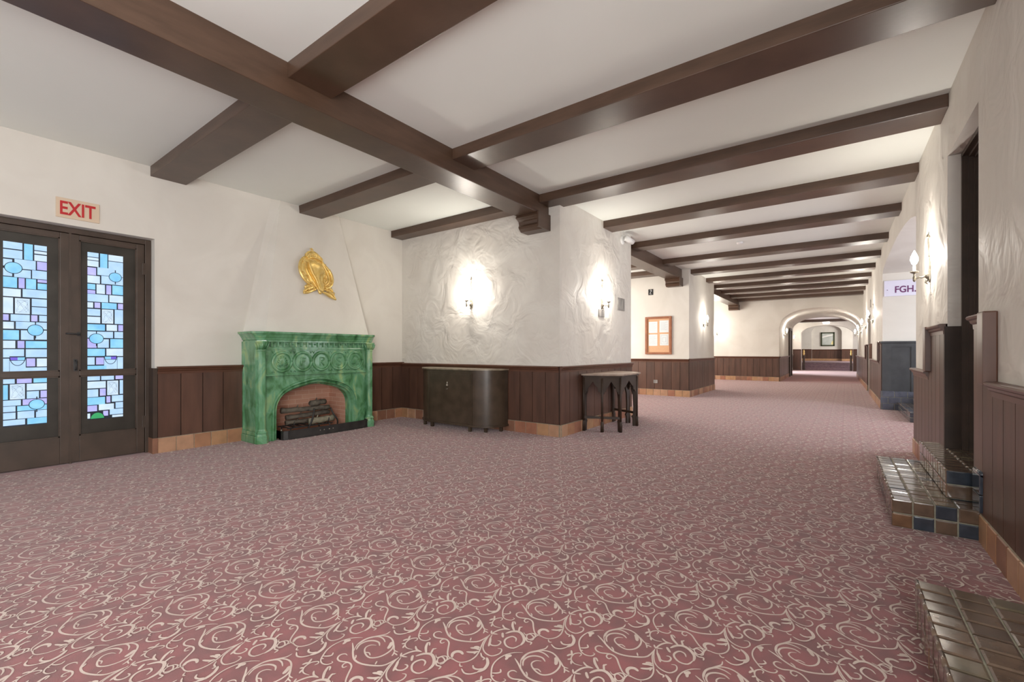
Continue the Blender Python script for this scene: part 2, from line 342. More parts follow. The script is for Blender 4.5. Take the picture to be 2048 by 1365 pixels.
base = np.array([(-7.2, -3.2, 0), (3.2, -3.2, 0), (3.2, YC + 6, 0), (-7.2, YC + 6, 0), (-5.5, YC + 6, 0), (4.5, YC + 6, 0), (4.5, 44, 0), (-5.5, 44, 0)], float)
allV = np.concatenate([base, np.column_stack([V, np.concatenate(Zall)])])
loops = np.concatenate([[0, 1, 2, 3, 4, 5, 6, 7], (Fq + nb).ravel()]).astype(np.int32)
me = bpy.data.meshes.new('floor'); me.vertices.add(len(allV)); me.vertices.foreach_set('co', allV.ravel())
nf = 2 + len(Fq); me.loops.add(len(loops)); me.loops.foreach_set('vertex_index', loops)
me.polygons.add(nf); me.polygons.foreach_set('loop_start', (np.arange(nf) * 4).astype(np.int32))
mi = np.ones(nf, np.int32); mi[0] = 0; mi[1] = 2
for m in (CARPET, SCROLL, CARPET_F): me.materials.append(m)
me.polygons.foreach_set('material_index', mi); me.update(calc_edges=True); me.validate()
fl = bpy.data.objects.new('floor', me); COL.objects.link(fl); fl['kind'] = 'structure'

def simple(name, boxes, mat):
    mb = MB()
    for b in boxes: mb.box(*b)
    return struct(name, mb, mat)
simple('ceiling', [(-6.75, 1.05, -3.2, YC, ZC, ZC + .2)], CEIL)
# left wall with the door opening and the fireplace throat
DY0, DY1, DZ = 0.36, 1.725, 2.52
simple('wall_left', [(-6.77, XL, -3.2, DY0, 0, ZC), (-6.77, XL, DY0, DY1, DZ, ZC), (-6.77, XL, DY1, 2.96, 0, ZC),
                     (-6.77, XL, 2.96, 4.15, .80, ZC), (-6.77, XL, 4.15, YA + .2, 0, ZC)], PLASTER_S)
simple('wall_near_pier', [(-6.77, XP, YA, YA2, 0, ZC)], PLASTER)
simple('wall_alcove', [(-6.77, XL, YA2, YB, 0, ZC), (-6.77, XL, YB2, YC, 0, ZC)], PLASTER_S)
simple('wall_far_pier', [(-6.77, XP, YB, YB2, 0, ZC)], PLASTER_S)

def arch_wall(name, prof, axis, a0, a1, lo, hi, ztop, mat, thick_dir=1):
    """wall slab between a0 and a1 (across axis) with an arched hole whose outline is prof [(s,z)...]; lo/hi = slab ends along s"""
    mb = MB()
    P = (lambda s, a, z: (s, a, z)) if axis == 'x' else (lambda s, a, z: (a, s, z))
    for a in (a0, a1):
        for (s0, z0), (s1, z1) in zip(prof[:-1], prof[1:]):
            if abs(s1 - s0) > 1e-6: mb.quad(P(s0, a, z0), P(s1, a, z1), P(s1, a, ztop), P(s0, a, ztop))
        if lo < prof[0][0]: mb.quad(P(lo, a, 0), P(prof[0][0], a, 0), P(prof[0][0], a, ztop), P(lo, a, ztop))
        if hi > prof[-1][0]: mb.quad(P(prof[-1][0], a, 0), P(hi, a, 0), P(hi, a, ztop), P(prof[-1][0], a, ztop))
    for (s0, z0), (s1, z1) in zip(prof[:-1], prof[1:]):
        mb.quad(P(s0, a0, z0), P(s1, a0, z1), P(s1, a1, z1), P(s0, a1, z0))
    mb.quad(P(lo, a0, ztop), P(hi, a0, ztop), P(hi, a1, ztop), P(lo, a1, ztop))
    return struct(name, mb, mat)
# right wall: near part with the stepped doorway, arched stair lobby, far doorway
OD0, OD1, ODZ = 4.18, 5.205, 2.85
simple('wall_right', [(XR, 1.02, -3.2, OD0, 0, ZC), (XR, 1.02, OD0, OD1, ODZ, ZC), (XR, 1.02, OD1, 7.065, 0, ZC),
                      (XR, 1.02, 11.935, 16.05, 0, ZC), (XR, 1.02, 16.05, 17.25, 2.25, ZC), (XR, 1.02, 17.25, YC + 6, 0, ZC)], PLASTER)
aprof = [(7.07, 0), (7.07, 2.80)] + [tuple(p) for p in smooth_pts([(7.07, 2.80), (7.3, 2.85), (7.7, 2.91), (8.4, 2.965), (9.3, 2.985), (10.3, 2.955), (11.1, 2.92), (11.6, 2.875), (11.93, 2.80)], 3)[1:]] + [(11.93, 0)]
arch_wall('wall_right_arch', aprof, 'y', XR, 1.45, 7.07, 11.93, ZC, PLASTER_S)
simple('wall_stair_lobby', [(1.03, 3.4, 11.94, 12.15, 0, ZC), (3.2, 3.4, 6.9, 11.94, 0, ZC), (1.03, 3.4, 6.85, 7.06, 0, ZC)], PLASTER_S)
simple('ceiling_stair_lobby', [(1.45, 3.4, 7.07, 11.93, 2.85, 3.0)], CEIL)
simple('wall_doorway_back', [(1.45, 1.5, 3.9, 5.5, 0, 3.0), (1.02, 1.5, 3.85, 4.18, 0, 3.0), (1.02, 1.5, 5.205, 5.5, 0, 3.0)], DWOOD)

# far wall with the long vaulted passage
cp = [(-1.87, 0), (-1.87, 2.12)] + [tuple(p) for p in smooth_pts([(-1.87, 2.12), (-1.80, 2.40), (-1.62, 2.60), (-1.22, 2.80), (-0.56, 2.87), (0.0, 2.81), (0.36, 2.66), (0.60, 2.47), (0.72, 2.25), (0.748, 2.05)], 3)[1:]] + [(0.748, 0)]
arch_wall('wall_far', cp, 'x', YC, YC + 6, -6.77, 1.02, ZC, PLASTER_S)
simple('wall_far_hall', [(-2.5, -2.3, 26.5, 28.3, 0, 3.1), (-2.5, -2.3, 31.7, 33.5, 0, 3.1), (-2.5, -2.3, 28.3, 31.7, 2.4, 3.1), (1.0, 1.2, 26.5, 33.5, 0, 3.1)], PLASTER_S)
simple('ceiling_far_hall', [(-2.5, 1.2, 26.5, 33.5, 2.98, 3.1)], CEIL)
ep = [(-1.85, 0), (-1.85, 2.35)] + [tuple(p) for p in smooth_pts([(-1.85, 2.35), (-1.70, 2.55), (-1.3, 2.73), (-0.55, 2.81), (0.15, 2.74), (0.55, 2.56), (0.75, 2.35)], 3)[1:]] + [(0.75, 0)]
arch_wall('wall_end_arch', ep, 'x', 33.5, 34.0, -5.0, 4.0, 3.4, PLASTER_S)
ZE = 0.46
npf = [(-1.62, ZE), (-1.62, 2.72)] + [tuple(p) for p in smooth_pts([(-1.62, 2.72), (-1.45, 2.98), (-1.1, 3.14), (-0.68, 3.18), (-0.25, 3.14), (0.1, 2.98), (0.26, 2.72)], 3)[1:]] + [(0.26, ZE)]
arch_wall('wall_end_niche', npf, 'x', 41.7, 42.0, -5.0, 4.0, 3.6, PLASTER_S)
simple('wall_end', [(-5.0, 4.0, 42.0, 42.2, 0, 3.6), (-5.2, -5.0, 34.0, 36.8, 0, 3.6), (-5.2, -5.0, 36.8, 42, 0, 3.6), (4.0, 4.2, 34.0, 42, 0, 3.6)], PLASTER_S)
simple('ceiling_end', [(-5.0, 4.0, 34.0, 42.0, 3.6, 3.7)], CEIL)
# carpeted stairs up to the end landing
mb = MB()
for k in range(3): mb.box(-1.84, 0.74, 34.0 + .32 * k, 36.0, ZE / 3 * k, ZE / 3 * (k + 1))
mb.box(-4.98, 3.98, 35.0, 41.7, 0.0, ZE)
st = obj('carpeted_stairs', mb, pmat('mauve_stair_carpet', (0.20, 0.13, 0.16), (0.27, 0.18, 0.20), 0.9, 12)); tag(st, kind='structure'); st.name = 'floor_end_landing'

# sloped chimney breast above the mantel
mb = MB()
pts = [(XL, 2.68, 1.44), (-6.13, 2.82, 1.44), (-6.13, 4.43, 1.44), (XL, 4.50, 1.44), (XL, 3.06, ZC), (-6.44, 3.17, ZC), (-6.44, 4.09, ZC), (XL, 4.13, ZC)]
N1, N2 = 14, 14
def hood(u, v):
    b = Vector(pts[1]).lerp(Vector(pts[2]), u); t = Vector(pts[5]).lerp(Vector(pts[6]), u); p = b.lerp(t, v)
    p.x += 0.012 * math.sin(v * 9 + u * 4) * math.sin(u * math.pi) * math.sin(v * math.pi); p.x -= 0.0
    return p
g = [hood(i / N1, j / N2) for j in range(N2 + 1) for i in range(N1 + 1)]
mb.add(g, [(j * (N1 + 1) + i, j * (N1 + 1) + i + 1, (j + 1) * (N1 + 1) + i + 1, (j + 1) * (N1 + 1) + i) for j in range(N2) for i in range(N1)], 0, True)
mb.add([pts[0], pts[1], pts[5], pts[4]], [(0, 1, 2, 3)]); mb.add([pts[3], pts[2], pts[6], pts[7]], [(0, 1, 2, 3)])
struct('wall_chimney_breast', mb, PLASTER_S)

# ---------------------------------------------------------------- wainscot, rails and tiled skirting
def wains(p0, p1, n, z0, z1, bw=0.225, name='trim_1', cap=True, capz=None, mats=None):
    """vertical boards from p0 to p1 (2D) standing out along n, with a moulded cap rail"""
    p0, p1, n = Vector((*p0, 0)), Vector((*p1, 0)), Vector((*n, 0)); L = (p1 - p0).length; d = (p1 - p0).normalized()
    mb = MB(); k = max(1, round(L / bw)); w = L / k; rnd = random.Random(int(L * 100) + int(z1 * 10))
    def slab(a, b, t0, t1, za, zb, mi, mbx=mb):
        q = [p0 + d * a + n * t0, p0 + d * b + n * t0, p0 + d * b + n * t1, p0 + d * a + n * t1]
        mbx.prism([(*v.xy, za) for v in q], (0, 0, zb - za), mi)
    slab(0, L, 0.0, .010, z0, z1, 3)
    for i in range(k):
        g = .0045 if k > 1 else 0
        slab(i * w + g, (i + 1) * w - g, .010, .022, z0, z1 - .02, rnd.choice((0, 0, 1, 2)))
    t = struct(name, mb, [WOOD, WOOD2, WOOD3, GROOVE])
    if cap:
        cb = MB(); zt = z1
        prof = [(0, -.085), (.026, -.085), (.028, -.055), (.040, -.045), (.044, -.030), (.058, -.022), (.062, -.010), (.056, 0), (.045, .004), (0, .004)]
        cb.sweep([n * a + Vector((0, 0, zt + b)) for a, b in prof], [p0, p1])
        obj('cap_rail', cb, RAIL, t)
    return t
TN = [0]
def tn(): TN[0] += 1; return 'trim_%d' % TN[0]
def skirt(name, p0, p1, n, z1=0.172, tw=0.2):
    p0, p1, n = Vector((*p0, 0)), Vector((*p1, 0)), Vector((*n, 0)); L = (p1 - p0).length; d = (p1 - p0).normalized()
    mb = MB(); k = max(1, round(L / tw)); w = L / k; rnd = random.Random(int(L * 77) + 3)
    def slab(a, b, t, za, zb, mi):
        q = [p0 + d * a, p0 + d * b, p0 + d * b + n * t, p0 + d * a + n * t]
        mb.prism([(*v.xy, za) for v in q], (0, 0, zb - za), mi)
    slab(0, L, .026, 0, z1 - .004, 5)
    for i in range(k):
        a, b = i * w + .003, (i + 1) * w - .003; mi = rnd.randrange(5)
        q0 = p0 + d * a + n * .026; q1 = p0 + d * b + n * .026
        i0 = p0 + d * (a + .006) + n * .033; i1 = p0 + d * (b - .006) + n * .033
        c0 = p0 + d * (a + .002); c1 = p0 + d * (b - .002)
        vs = [(*q0.xy, 0), (*q1.xy, 0), (*q1.xy, z1 - .008), (*q0.xy, z1 - .008), (*i0.xy, 0.0), (*i1.xy, 0.0), (*i1.xy, z1 - .014), (*i0.xy, z1 - .014), (*c0.xy, z1), (*c1.xy, z1)]
        mb.add(vs, [(4, 5, 6, 7), (0, 4, 7, 3), (5, 1, 2, 6), (7, 6, 9, 8)], mi)
    return struct(name, mb, TERRA + [GROUT])
SK = 0.172
# left wall
for a, b in ((-1.0, DY0 - .06), (DY1 + .02, 2.67), (4.46, YA)):
    wains((XL, a), (XL, b), (1, 0), SK, 1.0 if a > 3 else 1.015, name=tn()); skirt('baseboard_left', (XL, a), (XL, b), (1, 0), z1=.182 if a < 3 else SK)
# near pier
wains((XL, YA), (XP, YA), (0, -1), SK, .985, name=tn()); skirt('baseboard_pier', (XL, YA), (XP + .033, YA), (0, -1))
wains((XP, YA - .022), (XP, YA2), (1, 0), SK, .985, .26, name=tn()); skirt('baseboard_pier', (XP, YA - .033), (XP, YA2), (1, 0))
# far pier
wains((-5.6, YB), (XP, YB), (0, -1), SK, .99, name=tn()); skirt('baseboard_pier', (-5.6, YB), (XP + .033, YB), (0, -1))
wains((XP, YB - .022), (XP, YB2), (1, 0), SK, 1.0, .26, name=tn()); skirt('baseboard_pier', (XP, YB - .033), (XP, YB2), (1, 0))
# far wall and passage
wains((-6.4, YC), (-1.87, YC), (0, -1), SK, .985, name=tn()); skirt('baseboard_far', (-6.4, YC), (-1.87 + .033, YC), (0, -1))
wains((-1.87, YC - .022), (-1.87, 24.6), (1, 0), SK, .985, .24, name=tn()); skirt('baseboard_far', (-1.87, YC - .033), (-1.87, 24.6), (1, 0))
wains((-1.87, 25.9), (-1.87, 26.5), (1, 0), SK, .985, .24, name=tn()); skirt('baseboard_far', (-1.87, 25.9), (-1.87, 26.5), (1, 0))
wains((XR, 20.6), (XR, 26.5), (-1, 0), SK, 1.0, .24, name=tn()); skirt('baseboard_far', (XR, 20.6), (XR, 26.5), (-1, 0))
wains((-2.3, 31.75), (-2.3, 33.5), (1, 0), SK, 1.0, .24, name=tn()); wains((-2.3, 33.5), (-1.85, 33.5), (0, -1), 0, 1.32, .24, name=tn())
wains((.75, 33.5), (1.0, 33.5), (0, -1), 0, 1.32, .24, name=tn()); wains((1.0, 26.5), (1.0, 33.5), (-1, 0), SK, 1.0, .24, name=tn())
wains((-4.9, 41.7), (-1.62, 41.7), (0, -1), ZE + .17, ZE + .9, .24, name=tn()); wains((.26, 41.7), (3.9, 41.7), (0, -1), ZE + .17, ZE + .9, .24, name=tn())
wains((-1.62, 42.0), (.26, 42.0), (0, -1), ZE + .17, ZE + .88, .24, name=tn())
mb = MB(); mb.box(-4.9, -1.62, 41.66, 41.7, ZE, ZE + .17); mb.box(.26, 3.9, 41.66, 41.7, ZE, ZE + .17); mb.box(-1.62, .26, 41.96, 42.0, ZE, ZE + .17)
struct('baseboard_end', mb, TERRA[2])
# right wall: boards, raised shoulders beside the openings
def shoulder(y0, y1, ztop, cas):
    """taller boarding beside an opening, its moulded cap and the upright casing at the end 'cas' (y)"""
    t = wains((XR, y0), (XR, y1), (-1, 0), SK, ztop, .2, name=tn())
    mb = MB(); c0, c1 = (cas - .006, cas + .13) if abs(cas - y0) < .01 else (cas - .13, cas + .006)
    mb.box(XR - .064, XR, c0, c1, 1.0, ztop + .006, bev=.008)
    obj('casing', mb, RAIL, t); return t
wains((XR, -1.0), (XR, 3.74), (-1, 0), SK, 1.02, .205, name=tn()); shoulder(3.74, OD0, 1.43, 3.74); skirt('baseboard_right', (XR, -1.0), (XR, 1.2), (-1, 0), .18); skirt('baseboard_right', (XR, 2.66), (XR, 4.0), (-1, 0), .18)
shoulder(OD1, 6.0, 1.43, 6.0); wains((XR, 6.0), (XR, 7.07), (-1, 0), SK, 1.0, .205, name=tn()); skirt('baseboard_right', (XR, 5.58), (XR, 7.07), (-1, 0), .18)
shoulder(11.93, 12.45, 1.40, 12.45); wains((XR, 12.45), (XR, 15.35), (-1, 0), SK, 1.0, .205, name=tn()); shoulder(15.35, 16.05, 1.40, 15.35); skirt('baseboard_right', (XR, 11.93), (XR, 16.05), (-1, 0))
shoulder(17.25, 17.9, 1.40, 17.9); wains((XR, 17.9), (XR, YC), (-1, 0), SK, 1.0, .205, name=tn()); skirt('baseboard_right', (XR, 17.25), (XR, YC), (-1, 0))
# doorway reveal on the right: dark boarding, frame and closed door
mb = MB(); mb.box(XR - .02, .832, OD1 - .016, OD1, .38, 1.41); mb.box(XR - .02, .832, OD0, OD0 + .016, .38, 1.41)
struct(tn(), mb, DWOOD)
mb = MB()
for ya, s in ((OD1, -1), (OD0, 1)):
    for a, b, w in ((.832, .87, .035), (.87, .90, .055), (.90, 1.0, .075), (1.0, 1.02, .05)):
        mb.box(a, b, ya, ya + s * w, .38, ODZ - .02)
for a, b, w in ((.832, .87, .035), (.87, .90, .055), (.90, 1.0, .075)): mb.box(a, b, OD0, OD1, ODZ - w, ODZ)
fr = struct('door_3', mb, DOORW)
mb = MB(); mb.box(.93, .98, OD0 + .075, OD1 - .075, .39, ODZ - .07)
obj('door_panel', mb, DWOOD, fr)
# far doorway on the right
mb = MB(); mb.box(.80, .98, 16.05, 16.13, 0, 2.25); mb.box(.80, .98, 17.17, 17.25, 0, 2.25); mb.box(.80, .98, 16.13, 17.17, 2.17, 2.25)
fr = struct('door_4', mb, DWOOD); mb = MB(); mb.box(.88, .93, 16.13, 17.17, 0, 2.17); obj('door_panel', mb, DWOOD, fr)
# door in the passage on the left and its picture-dark opening
mb = MB(); mb.box(-1.87, -1.80, 24.6, 24.75, 0, 2.3); mb.box(-1.87, -1.80, 25.75, 25.9, 0, 2.3); mb.box(-1.87, -1.80, 24.75, 25.75, 2.2, 2.3)
fr = struct('door_5', mb, DWOOD); mb = MB(); mb.box(-1.865, -1.84, 24.75, 25.75, 0, 2.2); obj('door_panel', mb, WOOD3, fr)
# blue-black panelled cheek under the lettered sign in the stair lobby
mb = MB(); mb.box(XR - .009, 3.2, 11.90, 11.93, .17, 1.364)
for a, b in ((XR - .01, .885), (1.19, 1.30), (2.2, 2.3)): mb.box(a, b, 11.88, 11.90, .36, 1.288)
mb.box(XR - .008, 2.2, 11.881, 11.90, 1.29, 1.362); mb.box(XR - .03, 3.2, 11.86, 11.93, 1.365, 1.405, bev=.008)
ck = struct(tn(), mb, BLUEW)
mb = MB(); r2 = random.Random(5)
for j in range(4):
    for i in range(-1, 12):
        a = XR - .012 + i * .2 + (j % 2) * .1; b = a + .192; a = max(a, XR - .035)
        if b <= a or a > 3.1: continue
        top = .385 if a < 1.18 else .60
        z0 = j * .13 + .003; z1 = min(z0 + .124, top)
        if z1 > z0 + .01: mb.box(a, b, 11.865, 11.90, z0, z1, bev=.006)
obj('tile_course', mb, SLATE, ck)
mb = MB(); mb.box(XR - .02, 3.2, 11.872, 11.90, 0, .38); obj('mortar', mb, SGROUT, ck)

# ---------------------------------------------------------------- ceiling beams and girders
def beam(x0, x1, y0, label, w=.355, z=ZB):
    mb = MB(); mb.box(x0, x1, y0, y0 + w, z, ZC + .02, bev=.006)
    return tag(obj('ceiling_beam', mb, BEAM), label, 'beam')
def girder(y0, y1, label):
    mb = MB(); mb.box(-3.66, -3.31, y0, y1, ZG, ZC + .02, bev=.006)
    return tag(obj('ceiling_girder', mb, BEAM), label, 'beam')
girder(-3.0, YA, 'heavy dark brown girder crossing the ceiling from upper left to the lounge pier')
girder(YA2, YB, 'dark brown girder between the lounge pier and the second pier')
girder(YB2, YC, 'farthest dark brown girder ending at the wall beside the archway')
beam(XL, -3.66, 1.683, 'wide dark beam from the girder to the wall above the glazed doors')
beam(XL, -3.66, 3.44, 'short brown beam ending above the white chimney breast')
beam(XL, -3.66, 5.15, 'brown beam running along the top of the plaster wall with the lit sconce', w=.25)
beam(-3.31, XR, 1.683, 'widest dark beam at the top of the picture right of the girder')
beam(-3.31, XR, 3.44, 'long dark beam crossing to the right wall, nearest of the corridor beams')
beam(-3.31, XR, 5.15, 'dark beam from the lounge pier corner to the right wall above the doorway', w=.36)
beam(XP, XR, 6.83, 'brown beam whose left end sticks into the lounge pier beside the camera')
CB = ['dark beam crossing the corridor just behind the small white camera', 'dark beam crossing just beyond the smoke detector', 'dark beam ending on the near edge of the second pier',
      'dark beam ending on the face of the second pier above its sconce', 'dark beam leaving the far corner of the second pier', 'third last dark beam before the archway wall', 'second last dark beam before the archway wall', 'last dark beam, tight against the wall above the archway']
for (y, x0), lb in zip(((8.53, -3.31), (10.5, -3.31), (12.25, XP), (13.95, XP), (15.55, -3.31), (17.1, -3.31), (18.65, -3.31), (20.14, -3.31)), CB): beam(x0, XR, y, lb, w=.35)
beam(XL, -3.66, 8.53, 'brown beam in the alcove behind the lounge pier'); beam(XL, -3.66, 10.5, 'brown alcove beam above the notice board wall')
beam(XL, -3.66, 11.75, 'brown beam tight against the notice board wall', w=.35)
beam(XL, -3.66, 17.1, 'brown beam in the far alcove left of the last girder'); beam(XL, -3.66, 18.65, 'brown beam in the far alcove nearest the archway wall')
def corbel(y, label):
    pr = [(0, 0), (-.30, 0), (-.31, -.03), (-.27, -.045), (-.235, -.07), (-.225, -.11), (-.24, -.14), (-.225, -.165), (-.18, -.20), (0, -.20)]
    mb = MB(); mb.prism([(-3.67, y + a, ZG + b) for a, b in pr], (.37, 0, 0)); mb.box(-3.30, -3.28, y - .32, y, ZG - .2, ZG + .02)
    return tag(obj('beam_corbel', mb, BEAM), label, 'bracket')
corbel(YA, 'scroll-shaped brown bracket under the girder end at the lounge pier')
corbel(YB, 'brown bracket under the girder end above the notice board wall')
corbel(YC, 'brown bracket under the last girder at the far wall')
mb = MB(); mb.box(-2.3, 1.0, 30.0, 30.3, 2.84, 2.99); tag(obj('ceiling_beam', mb, BEAM), 'dark beam glimpsed through the top of the archway', 'beam')

# ---------------------------------------------------------------- glazed double doors
RU, LU, LL, RL = (([(0, 0.303, 0, 0.037, 'b'), (0, 0.303, 0.043, 0.064, 'w'), (0, 0.303, 0.07, 0.118, 'w'), (0.348, 0.55, 0, 0.12, 'c'), (0.58, 1, 0.001, 0.052, 'w'), (0.58, 1, 0.058, 0.121, 'b'), (0, 0.234, 0.128, 0.191, 'p'), (0.27, 1, 0.12, 0.185, 'b'), (0, 0.339, 0.196, 0.259, 'w'), (0.381, 1, 0.189, 0.257, 'b'), (0, 0.213, 0.268, 0.313, 'c'), (0, 0.213, 0.32, 0.349, 'p'), (0.249, 0.48, 0.266, 0.345, 'w'), (0.52, 0.655, 0.267, 0.345, 'p'), (0.691, 1, 0.264, 0.343, 'c'), (0, 0.571, 0.352, 0.416, 'b'), (0.607, 1, 0.351, 0.412, 'w'), (0, 0.153, 0.424, 0.469, 'w'), (0.195, 0.348, 0.423, 0.468, 'p'), (0.393, 0.814, 0.42, 0.471, 'c'), (0.856, 1, 0.421, 0.468, 'p'), (0, 0.348, 0.479, 0.536, 'b'), (0, 0.348, 0.545, 0.599, 'w'), (0.399, 0.715, 0.478, 0.598, 'W'), (0.76, 1, 0.475, 0.599, 'b'), (0, 0.48, 0.609, 0.661, 'c'), (0.526, 0.826, 0.608, 0.661, 'w'), (0.865, 1, 0.608, 0.661, 'p'), (0, 0.709, 0.67, 0.724, 'b'), (0.751, 1, 0.669, 0.724, 'b'), (0, 0.249, 0.732, 0.809, 'p'), (0.279, 0.589, 0.735, 0.808, 'b'), (0.634, 1, 0.732, 0.809, 'c'), (0, 0.48, 0.817, 0.879, 'c'), (0.523, 1, 0.816, 0.881, 'w'), (0, 0.195, 0.89, 0.953, 'b'), (0.237, 0.447, 0.892, 0.952, 'p'), (0.838, 1, 0.89, 1, 'b'), (0, 0.52, 0.962, 0.999, 'c'), (0.459, 0.826, 0.901, 0.999, 'b')], [(0.775, 0.192, 0.18, 0.04), (0.243, 0.731, 0.195, 0.042)]),
([(0, 0.428, 0, 0.052, 'b'), (0, 0.428, 0.061, 0.125, 'b'), (0.469, 0.667, 0.001, 0.125, 'c'), (0.705, 1, 0.001, 0.041, 'b'), (0.705, 1, 0.048, 0.068, 'w'), (0.705, 1, 0.077, 0.124, 'w'), (0, 0.2, 0.135, 0.187, 'b'), (0.251, 0.736, 0.128, 0.199, 'b'), (0.769, 1, 0.13, 0.194, 'p'), (0, 0.2, 0.206, 0.263, 'b'), (0.244, 0.623, 0.207, 0.267, 'b'), (0.654, 1, 0.202, 0.267, 'b'), (0, 0.308, 0.27, 0.35, 'c'), (0.346, 0.479, 0.272, 0.349, 'p'), (0.513, 0.744, 0.272, 0.351, 'c'), (0.782, 1, 0.272, 0.293, 'p'), (0.782, 1, 0.302, 0.348, 'c'), (0, 0.392, 0.359, 0.418, 'w'), (0.436, 1, 0.355, 0.417, 'b'), (0, 0.218, 0.427, 0.548, 'w'), (0.264, 0.597, 0.429, 0.548, 'W'), (0.646, 1, 0.426, 0.484, 'b'), (0.646, 1, 0.491, 0.549, 'b'), (0, 0.121, 0.557, 0.602, 'p'), (0.167, 0.597, 0.555, 0.606, 'b'), (0.633, 0.777, 0.556, 0.603, 'p'), (0.821, 1, 0.556, 0.602, 'b'), (0, 0.238, 0.614, 0.666, 'w'), (0.282, 1, 0.61, 0.665, 'b'), (0, 0.351, 0.677, 0.75, 'c'), (0.397, 0.687, 0.676, 0.749, 'b'), (0.731, 1, 0.674, 0.746, 'b'), (0, 0.269, 0.758, 0.815, 'w'), (0.321, 0.474, 0.759, 0.814, 'p'), (0.508, 1, 0.759, 0.814, 'c'), (0, 0.467, 0.823, 0.886, 'b'), (0.508, 1, 0.823, 0.885, 'b'), (0, 0.136, 0.895, 0.996, 'b'), (0.526, 0.723, 0.895, 0.957, 'p'), (0.764, 1, 0.896, 0.959, 'w'), (0.423, 1, 0.966, 0.997, 'b'), (0.146, 0.505, 0.904, 0.997, 'b')], [(0.226, 0.198, 0.197, 0.043), (0.731, 0.673, 0.185, 0.043)]),
([(0, 0.255, 0.008, 0.112, 'b'), (0.306, 0.641, 0.008, 0.111, 'p'), (0.686, 1, 0.005, 0.11, 'c'), (0, 0.104, 0.137, 0.437, 'c'), (0.15, 0.486, 0.128, 0.438, 'W'), (0.53, 1, 0.129, 0.268, 'w'), (0.53, 0.812, 0.288, 0.436, 'b'), (0.852, 1, 0.288, 0.431, 'p'), (0, 0.394, 0.454, 0.566, 'b'), (0.437, 1, 0.451, 0.566, 'p'), (0, 0.274, 0.577, 0.688, 'b'), (0.314, 1, 0.583, 0.684, 'c'), (0, 0.274, 0.707, 0.838, 'b'), (0.319, 0.702, 0.698, 0.844, 'b'), (0.745, 1, 0.694, 0.843, 'b'), (0, 0.49, 0.857, 0.968, 'b'), (0.542, 1, 0.851, 0.973, 'c')], [(0.761, 0.567, 0.183, 0.104)]),
([(0, 0.34, 0.007, 0.114, 'b'), (0.379, 0.736, 0.005, 0.111, 'b'), (0.785, 1, 0.002, 0.102, 'p'), (0, 0.502, 0.139, 0.291, 'w'), (0.547, 0.859, 0.136, 0.465, 'W'), (0.906, 1, 0.131, 0.453, 'b'), (0, 0.293, 0.317, 0.487, 'b'), (0.342, 0.502, 0.309, 0.47, 'p'), (0, 0.482, 0.499, 0.667, 'c'), (0.525, 0.633, 0.493, 0.637, 'p'), (0.678, 1, 0.48, 0.625, 'b'), (0, 0.262, 0.682, 0.813, 'p'), (0.311, 0.736, 0.664, 0.8, 'w'), (0.785, 1, 0.645, 0.781, 'b'), (0, 0.072, 0.857, 0.969, 'w'), (0.434, 0.57, 0.824, 0.936, 'p'), (0.619, 1, 0.796, 0.92, 'b'), (0.688, 1, 0.936, 0.985, 'w')], []))
XD = -6.60
